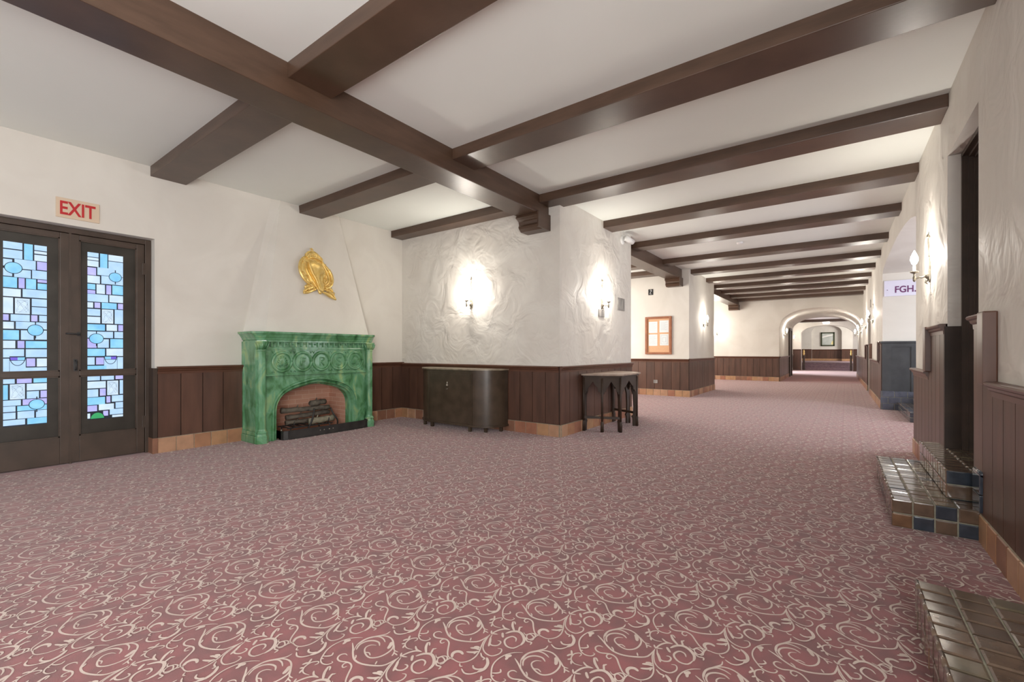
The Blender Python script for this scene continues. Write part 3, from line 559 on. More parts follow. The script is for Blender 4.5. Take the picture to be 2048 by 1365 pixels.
def leaf(name, y0, y1, side, G_up, G_lo, py0, py1, handle):
    """one leaf: dark frame, smoked border, leaded lights.  side=+1 hinge at high Y"""
    iy0, iy1 = (y0 + .068, y1 - .072)
    mb = MB()
    for b in ((y0, iy0, .01, 2.455), (iy1, y1, .01, 2.455), (iy0, iy1, 2.40, 2.455), (iy0, iy1, .935, .988), (iy0, iy1, .01, .29)):
        mb.box(XD - .05, XD, b[0], b[1], b[2], b[3], bev=.004)
    fr = struct(name, mb, DOORW)
    mb = MB()
    for z0, z1 in ((.988, 2.40), (.29, .935)):
        for a, b in ((iy0, iy0 + .012), (iy1 - .012, iy1)): mb.box(XD - .018, XD - .004, a, b, z0, z1)
        for a, b in ((z0, z0 + .012), (z1 - .012, z1)): mb.box(XD - .018, XD - .004, iy0, iy1, a, b)
    obj('glazing_bead', mb, DOORW, fr)
    for tagn, z0, z1, (rects, circ), (pz0, pz1) in (('upper', .988, 2.40, G_up, (.990, 2.290)), ('lower', .29, .935, G_lo, (.445, .932))):
        mb = MB()
        # border of smoked glass around the leaded field
        for a, b, c, d in ((iy0, py0, z0, z1), (py1, iy1, z0, z1), (py0, py1, pz1, z1), (py0, py1, z0, pz0)):
            if b - a > .002 and d - c > .002: mb.box(XD - .034, XD - .026, a, b, c, d)
        obj('smoked_border', mb, FIELD, fr)
        mb = MB(); mb.box(XD - .038, XD - .030, py0, py1, pz0, pz1); keys = ['x', 'b', 'c', 'w', 'p', 'W', 'g', 'v']
        H = pz1 - pz0; Wd = py1 - py0
        P = lambda u, v: (py0 + u * Wd, pz1 - v * H)
        for a, b, c, d, k in rects:
            ya, zb = P(a, c); yb, za = P(b, d)
            mb.box(XD - .030, XD - .0265, ya, yb, za, zb, keys.index(k))
            if k == 'W':
                rr = random.Random(int(a * 100 + c * 37)); mx, mz = (ya + yb) / 2, (za + zb) / 2; w, h = (yb - ya) * .42, (zb - za) * .42
                for q in range(5):
                    pp = [(XD - .0262, mx + w * math.sin(t * (1.3 + q * .4) + q * 1.9), mz + h * math.cos(t * (1.9 - q * .2) + q)) for t in [i * .45 for i in range(9)]]
                    mb.tube(pp, .0006, 4, 8)
        def disc(cy, cz, ry, rz, mi, ring=True, half=0):
            n = 28; A = [(math.pi * k / (n - 1) if half else 2 * math.pi * k / n) * (-1 if half < 0 else 1) for k in range(n)]
            mb.prism([(XD - .028, cy + ry * math.cos(t), cz + rz * math.sin(t)) for t in A], (.003, 0, 0), mi)
            if ring:
                if half: A = A + [A[0]]
                else: A = A + [A[0]]
                mb.tube([(XD - .025, cy + ry * math.cos(t), cz + rz * math.sin(t)) for t in A], .003, 5, 0)
        for u, v, ru, rv in circ:
            cy, cz = P(u, v); disc(cy, cz, ru * Wd, rv * H * 1.0, 2)
            for dz in (1, -1): mb.box(XD - .03, XD - .024, cy - .004, cy + .004, cz + dz * rv * H, cz + dz * (rv * H + .028))
        if tagn == 'upper':
            su = .64 if side > 0 else .32; cy, cz = P(su, .905)
            disc(cy, cz + .028, .052, .085, 1, True, -1)
            mb.box(XD - .0255, XD - .0245, cy - .050, cy, cz - .004, cz + .026, 2 if side > 0 else 7); mb.box(XD - .0255, XD - .0245, cy + .002, cy + .050, cz - .004, cz + .026, 7 if side > 0 else 2)
            mb.box(XD - .0255, XD - .0235, cy - .054, cy + .054, cz + .026, cz + .036, 0); mb.box(XD - .0255, XD - .0235, cy - .054, cy + .054, cz - .008, cz - .003, 0)
        elif side > 0:
            cy, cz = P(.27, .985); disc(cy, cz, .058, .068, 6, True, 1)
        obj('leaded_glass_panel', mb, [LEAD, GL['b'], GL['c'], GL['w'], GL['p'], GL['w'], GL['g'], GL['v'], ENGR], fr)
    if handle:
        mb = MB(); mb.box(XD, XD + .008, 1.058, 1.088, .985, 1.115, bev=.003)
        mb.tube([(XD + .006, 1.073, 1.10), (XD + .04, 1.073, 1.095), (XD + .045, 1.073, 1.05), (XD + .04, 1.073, 1.005), (XD + .006, 1.073, 1.0)], .006, 8)
        obj('pull_handle', mb, IRON, fr)
        mb = MB(); mb.tube([(XD + .008, 1.0, 1.388), (XD + .02, 1.02, 1.388), (XD + .02, 1.105, 1.382)], .009, 8); mb.box(XD, XD + .012, 1.085, 1.112, 1.365, 1.405, bev=.003)
        obj('slide_bolt', mb, IRON, fr)
        mb = MB(); mb.box(XD, XD + .012, y1 - .022, y1 + .01, 2.1, 2.24, bev=.003); mb.box(XD, XD + .012, y1 - .022, y1 + .01, .3, .44, bev=.003); obj('hinge', mb, DOORW, fr)
    return fr
leaf('door_1', .41, 1.028, -1, LU, LL, .563, .863, False)
leaf('door_2', 1.036, 1.662, 1, RU, RL, 1.173, 1.473, True)
mb = MB()
mb.box(XD - .07, XD + .012, DY0, .405, 0, DZ - .005, bev=.004); mb.box(XD - .07, XD + .012, 1.666, DY1 - .002, 0, DZ - .005, bev=.004); mb.box(XD - .07, XD + .012, .405, 1.666, 2.46, DZ - .005, bev=.004)
mb.box(XD - .06, XD + .004, 1.024, 1.042, 0, 2.46)
struct(tn(), mb, DOORW)
mb = MB(); mb.box(XD + .012, XL + .03, 1.70, DY1 + .018, 0.18, 1.0); mb2 = MB(); mb2.box(XD + .012, XL + .035, 1.695, DY1 + .02, 0, .18)
struct(tn(), mb, DWOOD); struct('baseboard_left', mb2, TERRA[3])
mb = MB(); mb.box(-6.77, -6.72, DY0, DY1, 0, DZ); struct('wall_left_porch', mb, DWOOD)

# EXIT sign
mb = MB(); mb.box(XL, XL + .014, .905, 1.240, 2.585, 2.790, bev=.003)
sg = tag(obj('exit_sign', mb, TANP), 'tan EXIT sign with red letters on the wall above the glazed doors', 'sign')
obj('lettering', text_mb('EXIT', (XL + .014, .935, 2.617), (0, 1, 0), (0, 0, 1), .272, .140, (1, 0, 0), .003), RED, sg)

# ---------------------------------------------------------------- green glazed mantelpiece
YM = 3.57; XF = -6.09
man = thing('fireplace_mantel', 'green glazed mantelpiece with carved medallions around the brick hearth', 'fireplace', (-6.28, YM, 0))
def arc_pts(s, n=3):
    base = [(-.555, 0), (-.555, .25), (-.553, .40), (-.535, .49), (-.48, .575), (-.38, .640), (-.22, .690), (0, .728)]
    base = base + [(-a, b) for a, b in base[::-1][1:]]
    P = smooth_pts(base, n); out = []
    for i, p in enumerate(P):
        t = P[min(i + 1, len(P) - 1)] - P[max(i - 1, 0)]; t /= np.linalg.norm(t)
        q = p + np.array([-t[1], t[0]]) * s
        out.append((q[0] - .035, max(q[1], 0)))
    return out
mb = MB()    # front plate around the arched hole
A0 = arc_pts(.10); B = [(y, .90) for y, z in A0]
zt = .905
for (a, b) in zip(A0[:-1], A0[1:]):
    if abs(b[0] - a[0]) > 1e-5: mb.quad((XF, YM + a[0], a[1]), (XF, YM + b[0], b[1]), (XF, YM + b[0], zt), (XF, YM + a[0], zt))
yl, yr = -.90, .90
mb.quad((XF, YM + yl, 0), (XF, YM + A0[0][0], 0), (XF, YM + A0[0][0], zt), (XF, YM + yl, zt)); mb.quad((XF, YM + A0[-1][0], 0), (XF, YM + yr, 0), (XF, YM + yr, zt), (XF, YM + A0[-1][0], zt))
obj('surround_plate', mb, GREEN, man)
mb = MB()    # moulded arch: successive rings stepping back
rings = [(.10, XF), (.095, XF + .022), (.075, XF + .022), (.068, XF - .004), (.052, XF - .022), (.045, XF - .008), (.030, XF - .012), (.02, XF - .045), (0, XF - .07), (-.004, XF - .16)]
Rr = [[(x, YM + p[0], p[1]) for p in arc_pts(s)] for s, x in rings]; n = len(Rr[0])
mb.add([v for r in Rr for v in r], [(j * n + i, j * n + i + 1, (j + 1) * n + i + 1, (j + 1) * n + i) for j in range(len(Rr) - 1) for i in range(n - 1)])
obj('arch_moulding', mb, GREEN, man)
mb = MB(); mb.box(XF - .019, XF + .012, YM - .880, YM + .860, .906, 1.335)          # frieze slab
mb.box(XF, XF + .030, YM - .82, YM + .80, .868, .890, bev=.006); mb.box(XF, XF + .022, YM - .82, YM + .80, .89, .905, bev=.004); mb.box(XF, XF + .026, YM - .82, YM + .80, 1.218, 1.245, bev=.006)
mb.box(XF - .05, XF + .016, YM - .80, YM + .78, 1.246, 1.345)
rr = random.Random(2)
for i in range(18):
    y = YM - .70 + i * .082
    mb.box(XF + .010, XF + .040, y - .014, y + .014, 1.258, 1.332, bev=.006)
    mb.lathe([(0.001, -.012), (.010, -.008), (.013, 0), (.010, .008), (.001, .012)], (XF + .03, y + .041, 1.30 + rr.uniform(-.008, .008)), 8)
obj('carved_band', mb, GREEN, man)
GL_ = [('fan', -.555), ('F', -.268), ('R', .012), ('S', .292), ('fan', .572)]
for kind_, dy in GL_:
    cy, cz = YM + dy, 1.056; mb = MB()
    ring = [(XF + .016, cy + .128 * math.cos(t), cz + .128 * math.sin(t)) for t in [2 * math.pi * k / 32 for k in range(33)]]
    mb.tube(ring, .019, 8); ring = [(XF + .014, cy + .103 * math.cos(t), cz + .103 * math.sin(t)) for t in [2 * math.pi * k / 32 for k in range(33)]]
    mb.tube(ring, .008, 6)
    mb.prism([(XF + .010, cy + .10 * math.cos(t), cz + .10 * math.sin(t)) for t in [2 * math.pi * k / 24 for k in range(24)]], (.006, 0, 0))
    if kind_ == 'fan':
        for k in range(9):
            t = math.radians(10 + k * 20)
            mb.tube([(XF + .018, cy, cz - .055), (XF + .024, cy + .05 * math.cos(t), cz - .045 + .08 * math.sin(t)), (XF + .018, cy + .075 * math.cos(t), cz - .04 + .125 * math.sin(t))], [.006, .014, .007], 6)
        for s in (-1, 1): mb.tube([(XF + .018, cy + s * .02, cz - .07), (XF + .022, cy + s * .06, cz - .05), (XF + .018, cy + s * .085, cz - .01)], [.005, .008, .004], 6)
    else:
        GLY = {'F': [[(-.02, -.06), (-.02, .06)], [(-.02, .055), (.04, .05)], [(-.02, .0), (.03, .005)]],
               'R': [[(-.02, -.06), (-.02, .06)], [(-.02, .055), (.03, .05), (.035, .02), (-.015, .0)], [(-.01, 0), (.04, -.06)]],
               'S': [[(.035, .045), (0, .06), (-.03, .04), (-.02, .01), (.02, -.01), (.03, -.04), (0, -.06), (-.035, -.045)]]}[kind_]
        for s in GLY: mb.tube([(XF + .018, cy + a, cz + b) for a, b in smooth_pts(s, 3)], .012, 6)
    for s1 in (-1, 1):
        for s2 in (-1, 1):
            mb.tube([(XF + .012, cy + s1 * .135, cz + s2 * .145), (XF + .018, cy + s1 * .118, cz + s2 * .118), (XF + .012, cy + s1 * .105, cz + s2 * .145)], [.004, .008, .004], 5)
    obj('medallion', mb, GREEN, man)
mb = MB()    # mantel shelf with canted corners, stepped out
def shelf_poly(o, z):
    a, b = -.885 - o, .875 + o
    return [(XL, YM + a, z), (XF + .02, YM + a, z), (XF + .075 + o * .9, YM + a + .095, z), (XF + .075 + o * .9, YM + b - .095, z), (XF + .02, YM + b, z), (XL, YM + b, z)]
lv = [(0, 1.325), (.0, 1.345), (.012, 1.352), (.018, 1.375), (.030, 1.39), (.034, 1.40), (.050, 1.425), (.064, 1.432), (.066, 1.458)]
pl = [shelf_poly(o, z) for o, z in lv]; n = 6
mb.add([v for p in pl for v in p], [(j * n + i, j * n + (i + 1) % n, (j + 1) * n + (i + 1) % n, (j + 1) * n + i) for j in range(len(pl) - 1) for i in range(n)] + [tuple(range(n)), tuple((len(pl) - 1) * n + k for k in range(n))])
obj('mantel_shelf', mb, GREEN, man)
for s, yc in ((-1, YM - .835), (1, YM + .815)):
    mb = MB(); cx = XF + .045        # octagonal column with base and leafy capital
    mb.lathe([(.078, 0), (.078, .092), (.070, .098), (.066, .125), (.074, .140), (.060, .158), (.052, .168), (.048, .185), (.048, 1.20), (.056, 1.205), (.054, 1.222), (.05, 1.228), (.064, 1.262), (.072, 1.30), (.082, 1.32), (.082, 1.335)], (cx, yc, 0), 8, 0, False, math.pi / 8)
    for k in range(6):
        t = -math.pi / 2 + k * math.pi / 5; mb.tube([(cx + .052 * math.cos(t), yc + .052 * math.sin(t), 1.225), (cx + .070 * math.cos(t), yc + .070 * math.sin(t), 1.265), (cx + .085 * math.cos(t), yc + .085 * math.sin(t), 1.31)], [.007, .012, .006], 6)
    obj('corner_column', mb, GREEN, man)
    y0, y1 = (YM - .885, YM - .865) if s < 0 else (YM + .845, YM + .865)
    mb = MB(); ys = YM - .89 if s < 0 else YM + .87
    mb.box(XL, XF + .02, min(ys, ys - s * .05), max(ys, ys - s * .05), 0, 1.332)
    e = ys + s * .012
    mb.box(XL, XL + .05, min(ys, e), max(ys, e), .15, 1.22); mb.box(XF - .09, XF + .021, min(ys, e), max(ys, e), .15, 1.22); mb.box(XL, XF + .021, min(ys, e), max(ys, e), 1.221, 1.331)
    e = ys + s * .03; mb.box(XL, XF + .05, min(ys, e), max(ys, e), 0, .10, bev=.008); e = ys + s * .022; mb.box(XL, XF + .03, min(ys, e), max(ys, e), .10, .15, bev=.01)
    obj('side_panel', mb, GREEN, man)
mb = MB()    # brick firebox
mb.quad((-6.76, 2.98, -.0), (-6.76, 4.13, 0), (-6.76, 4.13, .78), (-6.76, 2.98, .78)); mb.quad((-6.76, 2.98, 0), (XF - .12, 2.97, 0), (XF - .12, 2.97, .78), (-6.76, 2.98, .78))
mb.quad((-6.76, 4.13, 0), (XF - .12, 4.13, 0), (XF - .12, 4.13, .78), (-6.76, 4.13, .78)); mb.quad((-6.76, 2.97, .78), (XF - .12, 2.97, .78), (XF - .12, 4.13, .78), (-6.76, 4.13, .78))
mb.quad((-6.76, 2.97, .012), (XF - .0, 2.97, .012), (XF - .0, 4.13, .012), (-6.76, 4.13, .012))
struct('wall_firebox', mb, BRICK)

# log set: grate, logs, straps
gr = thing('fire_grate', 'black iron grate standing in the brick hearth', 'grate', (-6.38, 3.5, .012))
mb = MB()
for i in range(7): mb.box(-6.52, -6.24, 3.20 + i * .10, 3.212 + i * .10, .10, .115)
mb.box(-6.25, -6.235, 3.17, 3.86, .10, .118); mb.box(-6.52, -6.505, 3.17, 3.86, .10, .118)
for y in (3.25, 3.5, 3.78):
    mb.tube([(-6.24, y, .11), (-6.22, y, .14), (-6.20, y, .20)], .009, 6)
for s in ((-6.24, 3.22, 3.20), (-6.24, 3.80, 3.84)): mb.tube([(s[0], s[1], .11), (s[0] + .01, (s[1] + s[2]) / 2, .06), (s[0] + .02, s[2], .012)], .010, 6)
for s in ((-6.51, 3.22), (-6.51, 3.80)): mb.tube([(s[0], s[1], .11), (s[0], s[1], .012)], .010, 6)
obj('grate_bars', mb, IRON, gr)
for pts in ([(-6.24, 3.46, .045), (-6.205, 3.50, .16), (-6.215, 3.54, .27), (-6.23, 3.56, .36)], [(-6.22, 3.93, .06), (-6.19, 3.91, .15), (-6.21, 3.86, .24), (-6.25, 3.83, .34)]):
    mb = MB(); mb.tube([Vector(p) for p in smooth_pts(pts, 3)], .013, 6); obj('iron_strap', mb, IRON, gr)
def log(p0, p1, r, label, mats=LOG, seed=0):
    rr = random.Random(seed); p0, p1 = Vector(p0), Vector(p1); K = 10
    pts = [p0.lerp(p1, k / K) + Vector((rr.uniform(-1, 1), 0, rr.uniform(-1, 1))) * r * .13 for k in range(K + 1)]
    mb = MB(); mb.tube(pts, [r * rr.uniform(.85, 1.1) for _ in pts], 10)
    q = p0.lerp(p1, .3); mb.tube([q, q + Vector((.01, .02, r + .03))], [r * .3, r * .2], 6)
    return tag(obj('fire_log', mb, mats), label, 'log')
log((-6.36, 3.14, .352), (-6.34, 3.86, .340), .040, 'long dark log lying across the top of the grate', seed=1)
log((-6.30, 3.55, .425), (-6.36, 3.80, .432), .045, 'short stubby log perched highest on the pile', seed=2)
log((-6.42, 3.24, .238), (-6.40, 3.90, .262), .036, 'dark log in the middle of the fire pile', seed=3)
log((-6.27, 3.50, .168), (-6.27, 3.88, .176), .048, 'pale split log lowest at the front of the grate', LOGL, seed=4)
log((-6.45, 3.25, .158), (-6.46, 3.80, .160), .035, 'dark log at the back of the grate', seed=5)
# fender
fd = thing('hearth_fender', 'low black metal fender in front of the green mantelpiece', 'fender', (-6.0, 3.6, 0))
P = [(-6.17, 2.985), (-6.05, 2.985), (-6.015, 3.0), (-5.99, 3.05), (-5.975, 3.3), (-5.97, 3.65), (-5.975, 4.0), (-5.985, 4.25), (-6.0, 4.31), (-6.03, 4.32), (-6.16, 4.32)]
mb = MB()
for i, (z0, z1, t) in enumerate(((.0, .015, .012), (.015, .105, .004), (.105, .122, .012))):
    q = [(Vector((x, y, 0))) for x, y in P]
    mb.sweep([Vector((-t, 0, z0)), Vector((t, 0, z0)), Vector((t, 0, z1)), Vector((-t, 0, z1))], q)
obj('fender_rail', mb, IRON, fd)
for y in (3.50, 3.56, 3.64, 3.70):
    mb = MB(); mb.lathe([(.001, -.010), (.008, -.006), (.010, 0), (.008, .006), (.001, .01)], (-5.965, y, .07), 8); obj('fender_stud', mb, METAL, fd)
for x, y in ((-6.04, 2.985), (-6.04, 4.10)):
    mb = MB(); mb.lathe([(.001, 0), (.010, .004), (.012, .012), (.006, .022), (.001, .024)], (x, y if y < 4 else 4.32, .122), 10); obj('fender_knob', mb, METAL, fd)

# gold cartouche on the chimney breast
def on_hood(u, v, h=0.0):
    """u along +Y from centre, v world height, h out of the plaster"""
    k = (v - 1.44) / (ZC - 1.44); x = -6.13 + (-6.44 + 6.13) * k
    nrm = Vector((.987, 0, .16)); return Vector((x, 3.615 + u, v)) + nrm * (h + .012)
Z8 = lambda px, py: ((px - 480) * .00069, 2.365 - (py - 650) * .000635)
em = thing('gold_cartouche', 'gold crowned shield ornament hung on the white chimney breast', 'ornament', on_hood(0, 1.99))
mb = MB()    # shield: domed surface bounded by a lobed outline
ol = [(390, 400), (480, 430), (560, 470), (620, 560), (640, 640), (600, 720), (575, 820), (580, 950), (570, 1060), (530, 1110), (470, 1060), (440, 940), (400, 820), (340, 700), (310, 600), (290, 470), (320, 430)]
ol = [Z8(*p) for p in ol]; ol = [tuple(p) for p in smooth_pts(ol + [ol[0]], 3)[:-1]]
cu_, cv_ = Z8(470, 700); rings_ = [(1.04, .010), (1.0, .060), (.92, .066), (.75, .052), (.45, .040), (.1, .038)]
vs = [on_hood(cu_ + (u - cu_) * s, cv_ + (v - cv_) * s, h) for s, h in rings_ for u, v in ol]; n = len(ol)
mb.add(vs, [(j * n + i, j * n + (i + 1) % n, (j + 1) * n + (i + 1) % n, (j + 1) * n + i) for j in range(len(rings_) - 1) for i in range(n)] + [tuple((len(rings_) - 1) * n + k for k in range(n))], 0, True)
obj('shield', mb, GOLD, em)
def stroke(mb, P, r, h=.02, n=8):
    q = smooth_pts([Z8(*p) for p in P], 3); m = len(q)
    mb.tube([on_hood(a, b, h) for a, b in q], [r * (.55 + .45 * math.sin(math.pi * i / (m - 1))) for i in range(m)], n)
mb = MB()    # scrolled border
plate = [(400, 250), (560, 300), (660, 420), (760, 520), (815, 640), (820, 800), (780, 930), (680, 980), (620, 1010), (420, 1010), (280, 950), (170, 830), (110, 700), (90, 560), (130, 420), (230, 330), (300, 270)]
mb.prism([on_hood(*Z8(*p), -.008) for p in plate], Vector((.987, 0, .16)) * .022)
for P, r in (([(240, 300), (150, 400), (105, 540), (110, 690), (170, 830), (280, 950), (380, 1010)], .022), ([(560, 300), (680, 460), (770, 560), (820, 680), (820, 830), (760, 950), (650, 1010)], .022),
             ([(260, 420), (240, 560), (280, 700), (360, 850), (430, 980), (500, 1130)], .011), ([(600, 400), (680, 520), (735, 680), (735, 820), (690, 900), (610, 950)], .014),
             ([(180, 740), (260, 740), (320, 820), (340, 900), (280, 900), (230, 830)], .012), ([(300, 430), (400, 380), (520, 400), (610, 470), (660, 560)], .016),
             ([(590, 900), (580, 800), (610, 720), (660, 680), (700, 740), (690, 830), (640, 870), (620, 820), (650, 740)], .012)):
    stroke(mb, P, r)
rr = random.Random(9)
for k in range(60):
    s = rr.random(); side = rr.choice((0, 1))
    a = [(200, 350), (130, 470), (110, 600), (150, 750), (230, 860), (330, 960)] if side == 0 else [(640, 400), (740, 520), (790, 640), (800, 760), (780, 860), (720, 950)]
    i = min(int(s * 5), 4); f = s * 5 - i; x = a[i][0] + (a[i + 1][0] - a[i][0]) * f + rr.uniform(-35, 45); y = a[i][1] + (a[i + 1][1] - a[i][1]) * f
    c = on_hood(*Z8(x, y), .022); r = rr.uniform(.007, .013)
    mb.lathe([(.001, -r), (r * .8, -r * .6), (r, 0), (r * .8, r * .6), (.001, r)], c, 7)
obj('scroll_border', mb, GOLD, em)
mb = MB()    # crown
mb.prism([on_hood(*Z8(*p), 0) for p in ((270, 330), (250, 240), (300, 180), (400, 130), (500, 180), (600, 270), (640, 330), (560, 310), (430, 280), (330, 330))], Vector((.987, 0, .16)) * .035)
stroke(mb, [(290, 345), (380, 300), (480, 300), (580, 340), (640, 400)], .018, .03)
for k in range(7):
    x0, y0 = 290 + k * 52, 320 - 25 * math.sin(k / 6 * math.pi) + k * 6; stroke(mb, [(x0, y0), (x0 + 5, y0 - 50), (380 + k * 12, 170)], .011, .035, 6)
    c = on_hood(*Z8(x0, y0 - 62 - 30 * math.sin(k / 6 * math.pi)), .035); mb.lathe([(.001, -.011), (.009, -.006), (.011, 0), (.009, .006), (.001, .011)], c, 8)
c = on_hood(*Z8(400, 100), .02); mb.lathe([(.001, -.016), (.012, -.010), (.016, 0), (.012, .010), (.001, .016)], c, 10); stroke(mb, [(360, 110), (400, 90), (440, 115)], .008, .02, 6)
obj('crown', mb, GOLD, em)
mb = MB()    # acanthus swags below
for P in ([(440, 1040), (330, 1090), (230, 1140), (140, 1165)], [(420, 1000), (300, 1030), (200, 1080), (150, 1140)], [(300, 990), (230, 990), (180, 1040)], [(560, 1090), (660, 1130), (760, 1190), (880, 1245)], [(600, 1020), (720, 1060), (800, 1130), (860, 1220)], [(640, 980), (760, 1000), (820, 1080)], [(480, 1060), (510, 1110), (525, 1150)], [(620, 1110), (740, 1150), (800, 1220)]):
    stroke(mb, P, .024, .012)
for k in range(14):
    x = rr.choice((rr.uniform(180, 400), rr.uniform(600, 840))); y = 1010 + abs(x - 500) * .33 + rr.uniform(-25, 40)
    r = rr.uniform(.009, .015); mb.lathe([(.001, -r), (r * .8, -r * .6), (r, 0), (r * .8, r * .6), (.001, r)], on_hood(*Z8(x, y), .03), 7)
obj('acanthus_swag', mb, GOLD, em)

# ---------------------------------------------------------------- radiator cabinet
cb = thing('radiator_cabinet', 'dark bronze round-cornered radiator cabinet against the panelled wall', 'cabinet', (-4.81, 5.15, 0))
YF = 4.95; R = .36
def cab_outline(o, yb=YA - .035):
    xa, xb = -5.27, -4.37; P = [(xa - R - o, yb)]
    P += [(xa + (R + o) * math.cos(t), YF + R + (R + o) * math.sin(t)) for t in [math.pi + i * math.pi / 2 / 28 for i in range(29)]]
    P += [(xb + (R + o) * math.cos(t), YF + R + (R + o) * math.sin(t)) for t in [-math.pi / 2 + i * math.pi / 2 / 28 for i in range(29)]]
    P += [(xb + R + o, yb)]; return P
def cab_slab(z0, z1, o): 
    m = MB(); m.prism([(x, y, z0) for x, y in cab_outline(o)], (0, 0, z1 - z0)); return m
obj('cabinet_body', cab_slab(.085, .915, 0), CAB, cb); obj('cabinet_top', cab_slab(.915, .935, .022), CABT, cb)
m = cab_slab(.865, .893, .007); m.merge(cab_slab(.075, .105, .014)); obj('moulding', m, CAB, cb)
mb = MB()
for x in (-5.27, -4.37):
    mb = MB(); mb.box(x - .012, x + .012, YF - .008, YF, .105, .865); obj('panel_stile', mb, CAB, cb)
mb = MB(); mb.box(-5.25, -4.39, YF - .004, YF, .12, .85); fp_ = obj('front_panel', mb, CAB, cb)
mb = MB(); mb.lathe([(.001, 0), (.03, .004), (.02, .03), (.006, .045), (.012, .06), (.001, .075)], (-4.86, YF - .012, .66), 10); mb.tube([(-4.885, YF - .016, .625), (-4.86, YF - .035, .618), (-4.835, YF - .016, .625)], .007, 6)
obj('latch', mb, METAL, fp_)
for x, y in ((-5.45, 5.03), (-5.22, 4.97), (-4.42, 4.97), (-4.19, 5.06), (-4.06, 5.26), (-5.58, 5.26)):
    mb = MB(); mb.box(x - .022, x + .022, y - .02, y + .02, 0, .078, bev=.004); obj('foot', mb, CAB, cb)

# ---------------------------------------------------------------- arched octagonal side table
TX, TY = -2.93, 6.62
tb = thing('side_table', 'black wooden side table with pointed arches against the lounge pier', 'table', (TX, TY, 0))
top = [(-3.10, 5.98), (-2.84, 5.99), (-2.60, 6.16), (-2.52, 6.45), (-2.52, 6.80), (-2.62, 7.10), (-2.84, 7.26), (-3.10, 7.27)]
top = [(-3.10, 5.98), (-2.79, 6.03), (-2.53, 6.20), (-2.55, 6.98), (-2.80, 7.22), (-3.10, 7.24)]
mb = MB(); mb.prism([(x, y, .838) for x, y in top], (0, 0, .022)); obj('table_top', mb, TOPW, tb)
mb = MB(); mb.prism([(TX + (x - TX) * .93 - (.0), TY + (y - TY) * .95, .815) for x, y in top], (0, 0, .023)); obj('top_moulding', mb, DWOOD, tb)
ap = [(TX + (x - TX) * .86, TY + (y - TY) * .90) for x, y in top]; ap[0] = (-3.09, ap[0][1]); ap[-1] = (-3.09, ap[-1][1])
def arch_face(a, b, z0, z1, t=.018):
    """board from a to b with a pointed arch cut up into it"""
    a, b = Vector((*a, 0)), Vector((*b, 0)); d = b - a; nrm = Vector((d.y, -d.x, 0)).normalized() * -t
    prof = [(0, z0), (.12, z0), (.14, z0 + .03), (.22, z0 + .04), (.24, z0 + .09), (.34, z0 + .12), (.5, z0 + .19), (.66, z0 + .12), (.76, z0 + .09), (.78, z0 + .04), (.86, z0 + .03), (.88, z0), (1, z0), (1, z1), (0, z1)]
    m = MB(); lo = [(u, z) for u, z in prof[:-2]]
    for off in (Vector((0, 0, 0)), nrm):
        for (u0, q0), (u1, q1) in zip(lo[:-1], lo[1:]):
            p0, p1 = a + d * u0 + off, a + d * u1 + off
            if u1 > u0: m.quad((*p0.xy, q0), (*p1.xy, q1), (*p1.xy, z1), (*p0.xy, z1))
    for (u0, q0), (u1, q1) in zip(lo[:-1], lo[1:]):
        p0, p1 = a + d * u0, a + d * u1; r0, r1 = p0 + nrm, p1 + nrm
        m.quad((*p0.xy, q0), (*p1.xy, q1), (*r1.xy, q1), (*r0.xy, q0))
    return m
for i in range(5): obj('arched_apron', arch_face(ap[i], ap[i + 1], .56, .815), DWOOD, tb)
for i, (x, y) in enumerate(ap):
    d = (Vector((TX - .1, TY, 0)) - Vector((x, y, 0))).normalized(); s = Vector((-d.y, d.x, 0)) * .028
    mb = MB(); pr = [(0, 0), (.065, 0), (.07, .12), (.085, .15), (.06, .18), (.055, .30), (.065, .50), (.095, .60), (.085, .815), (0, .815)]
    mb.prism([Vector((x, y, 0)) + d * a + Vector((0, 0, b)) - s * .5 for a, b in pr], s); mb.tube([(x, y, 0), (x, y, .14), (x, y, .16)], [.026, .026, .018], 8); mb.tube([(x, y, .16), (x, y, .80)], .018, 8)
    obj('leg', mb, DWOOD, tb)
for i, j in ((0, 2), (5, 3)):
    a, b = Vector((*ap[i], .19)), Vector((*ap[j], .19)); mb = MB(); dd = (b - a).normalized(); sd = Vector((-dd.y, dd.x, 0)) * .012
    mb.prism([a - sd, a + sd, b + sd, b - sd], (0, 0, .035)); obj('stretcher', mb, DWOOD, tb)

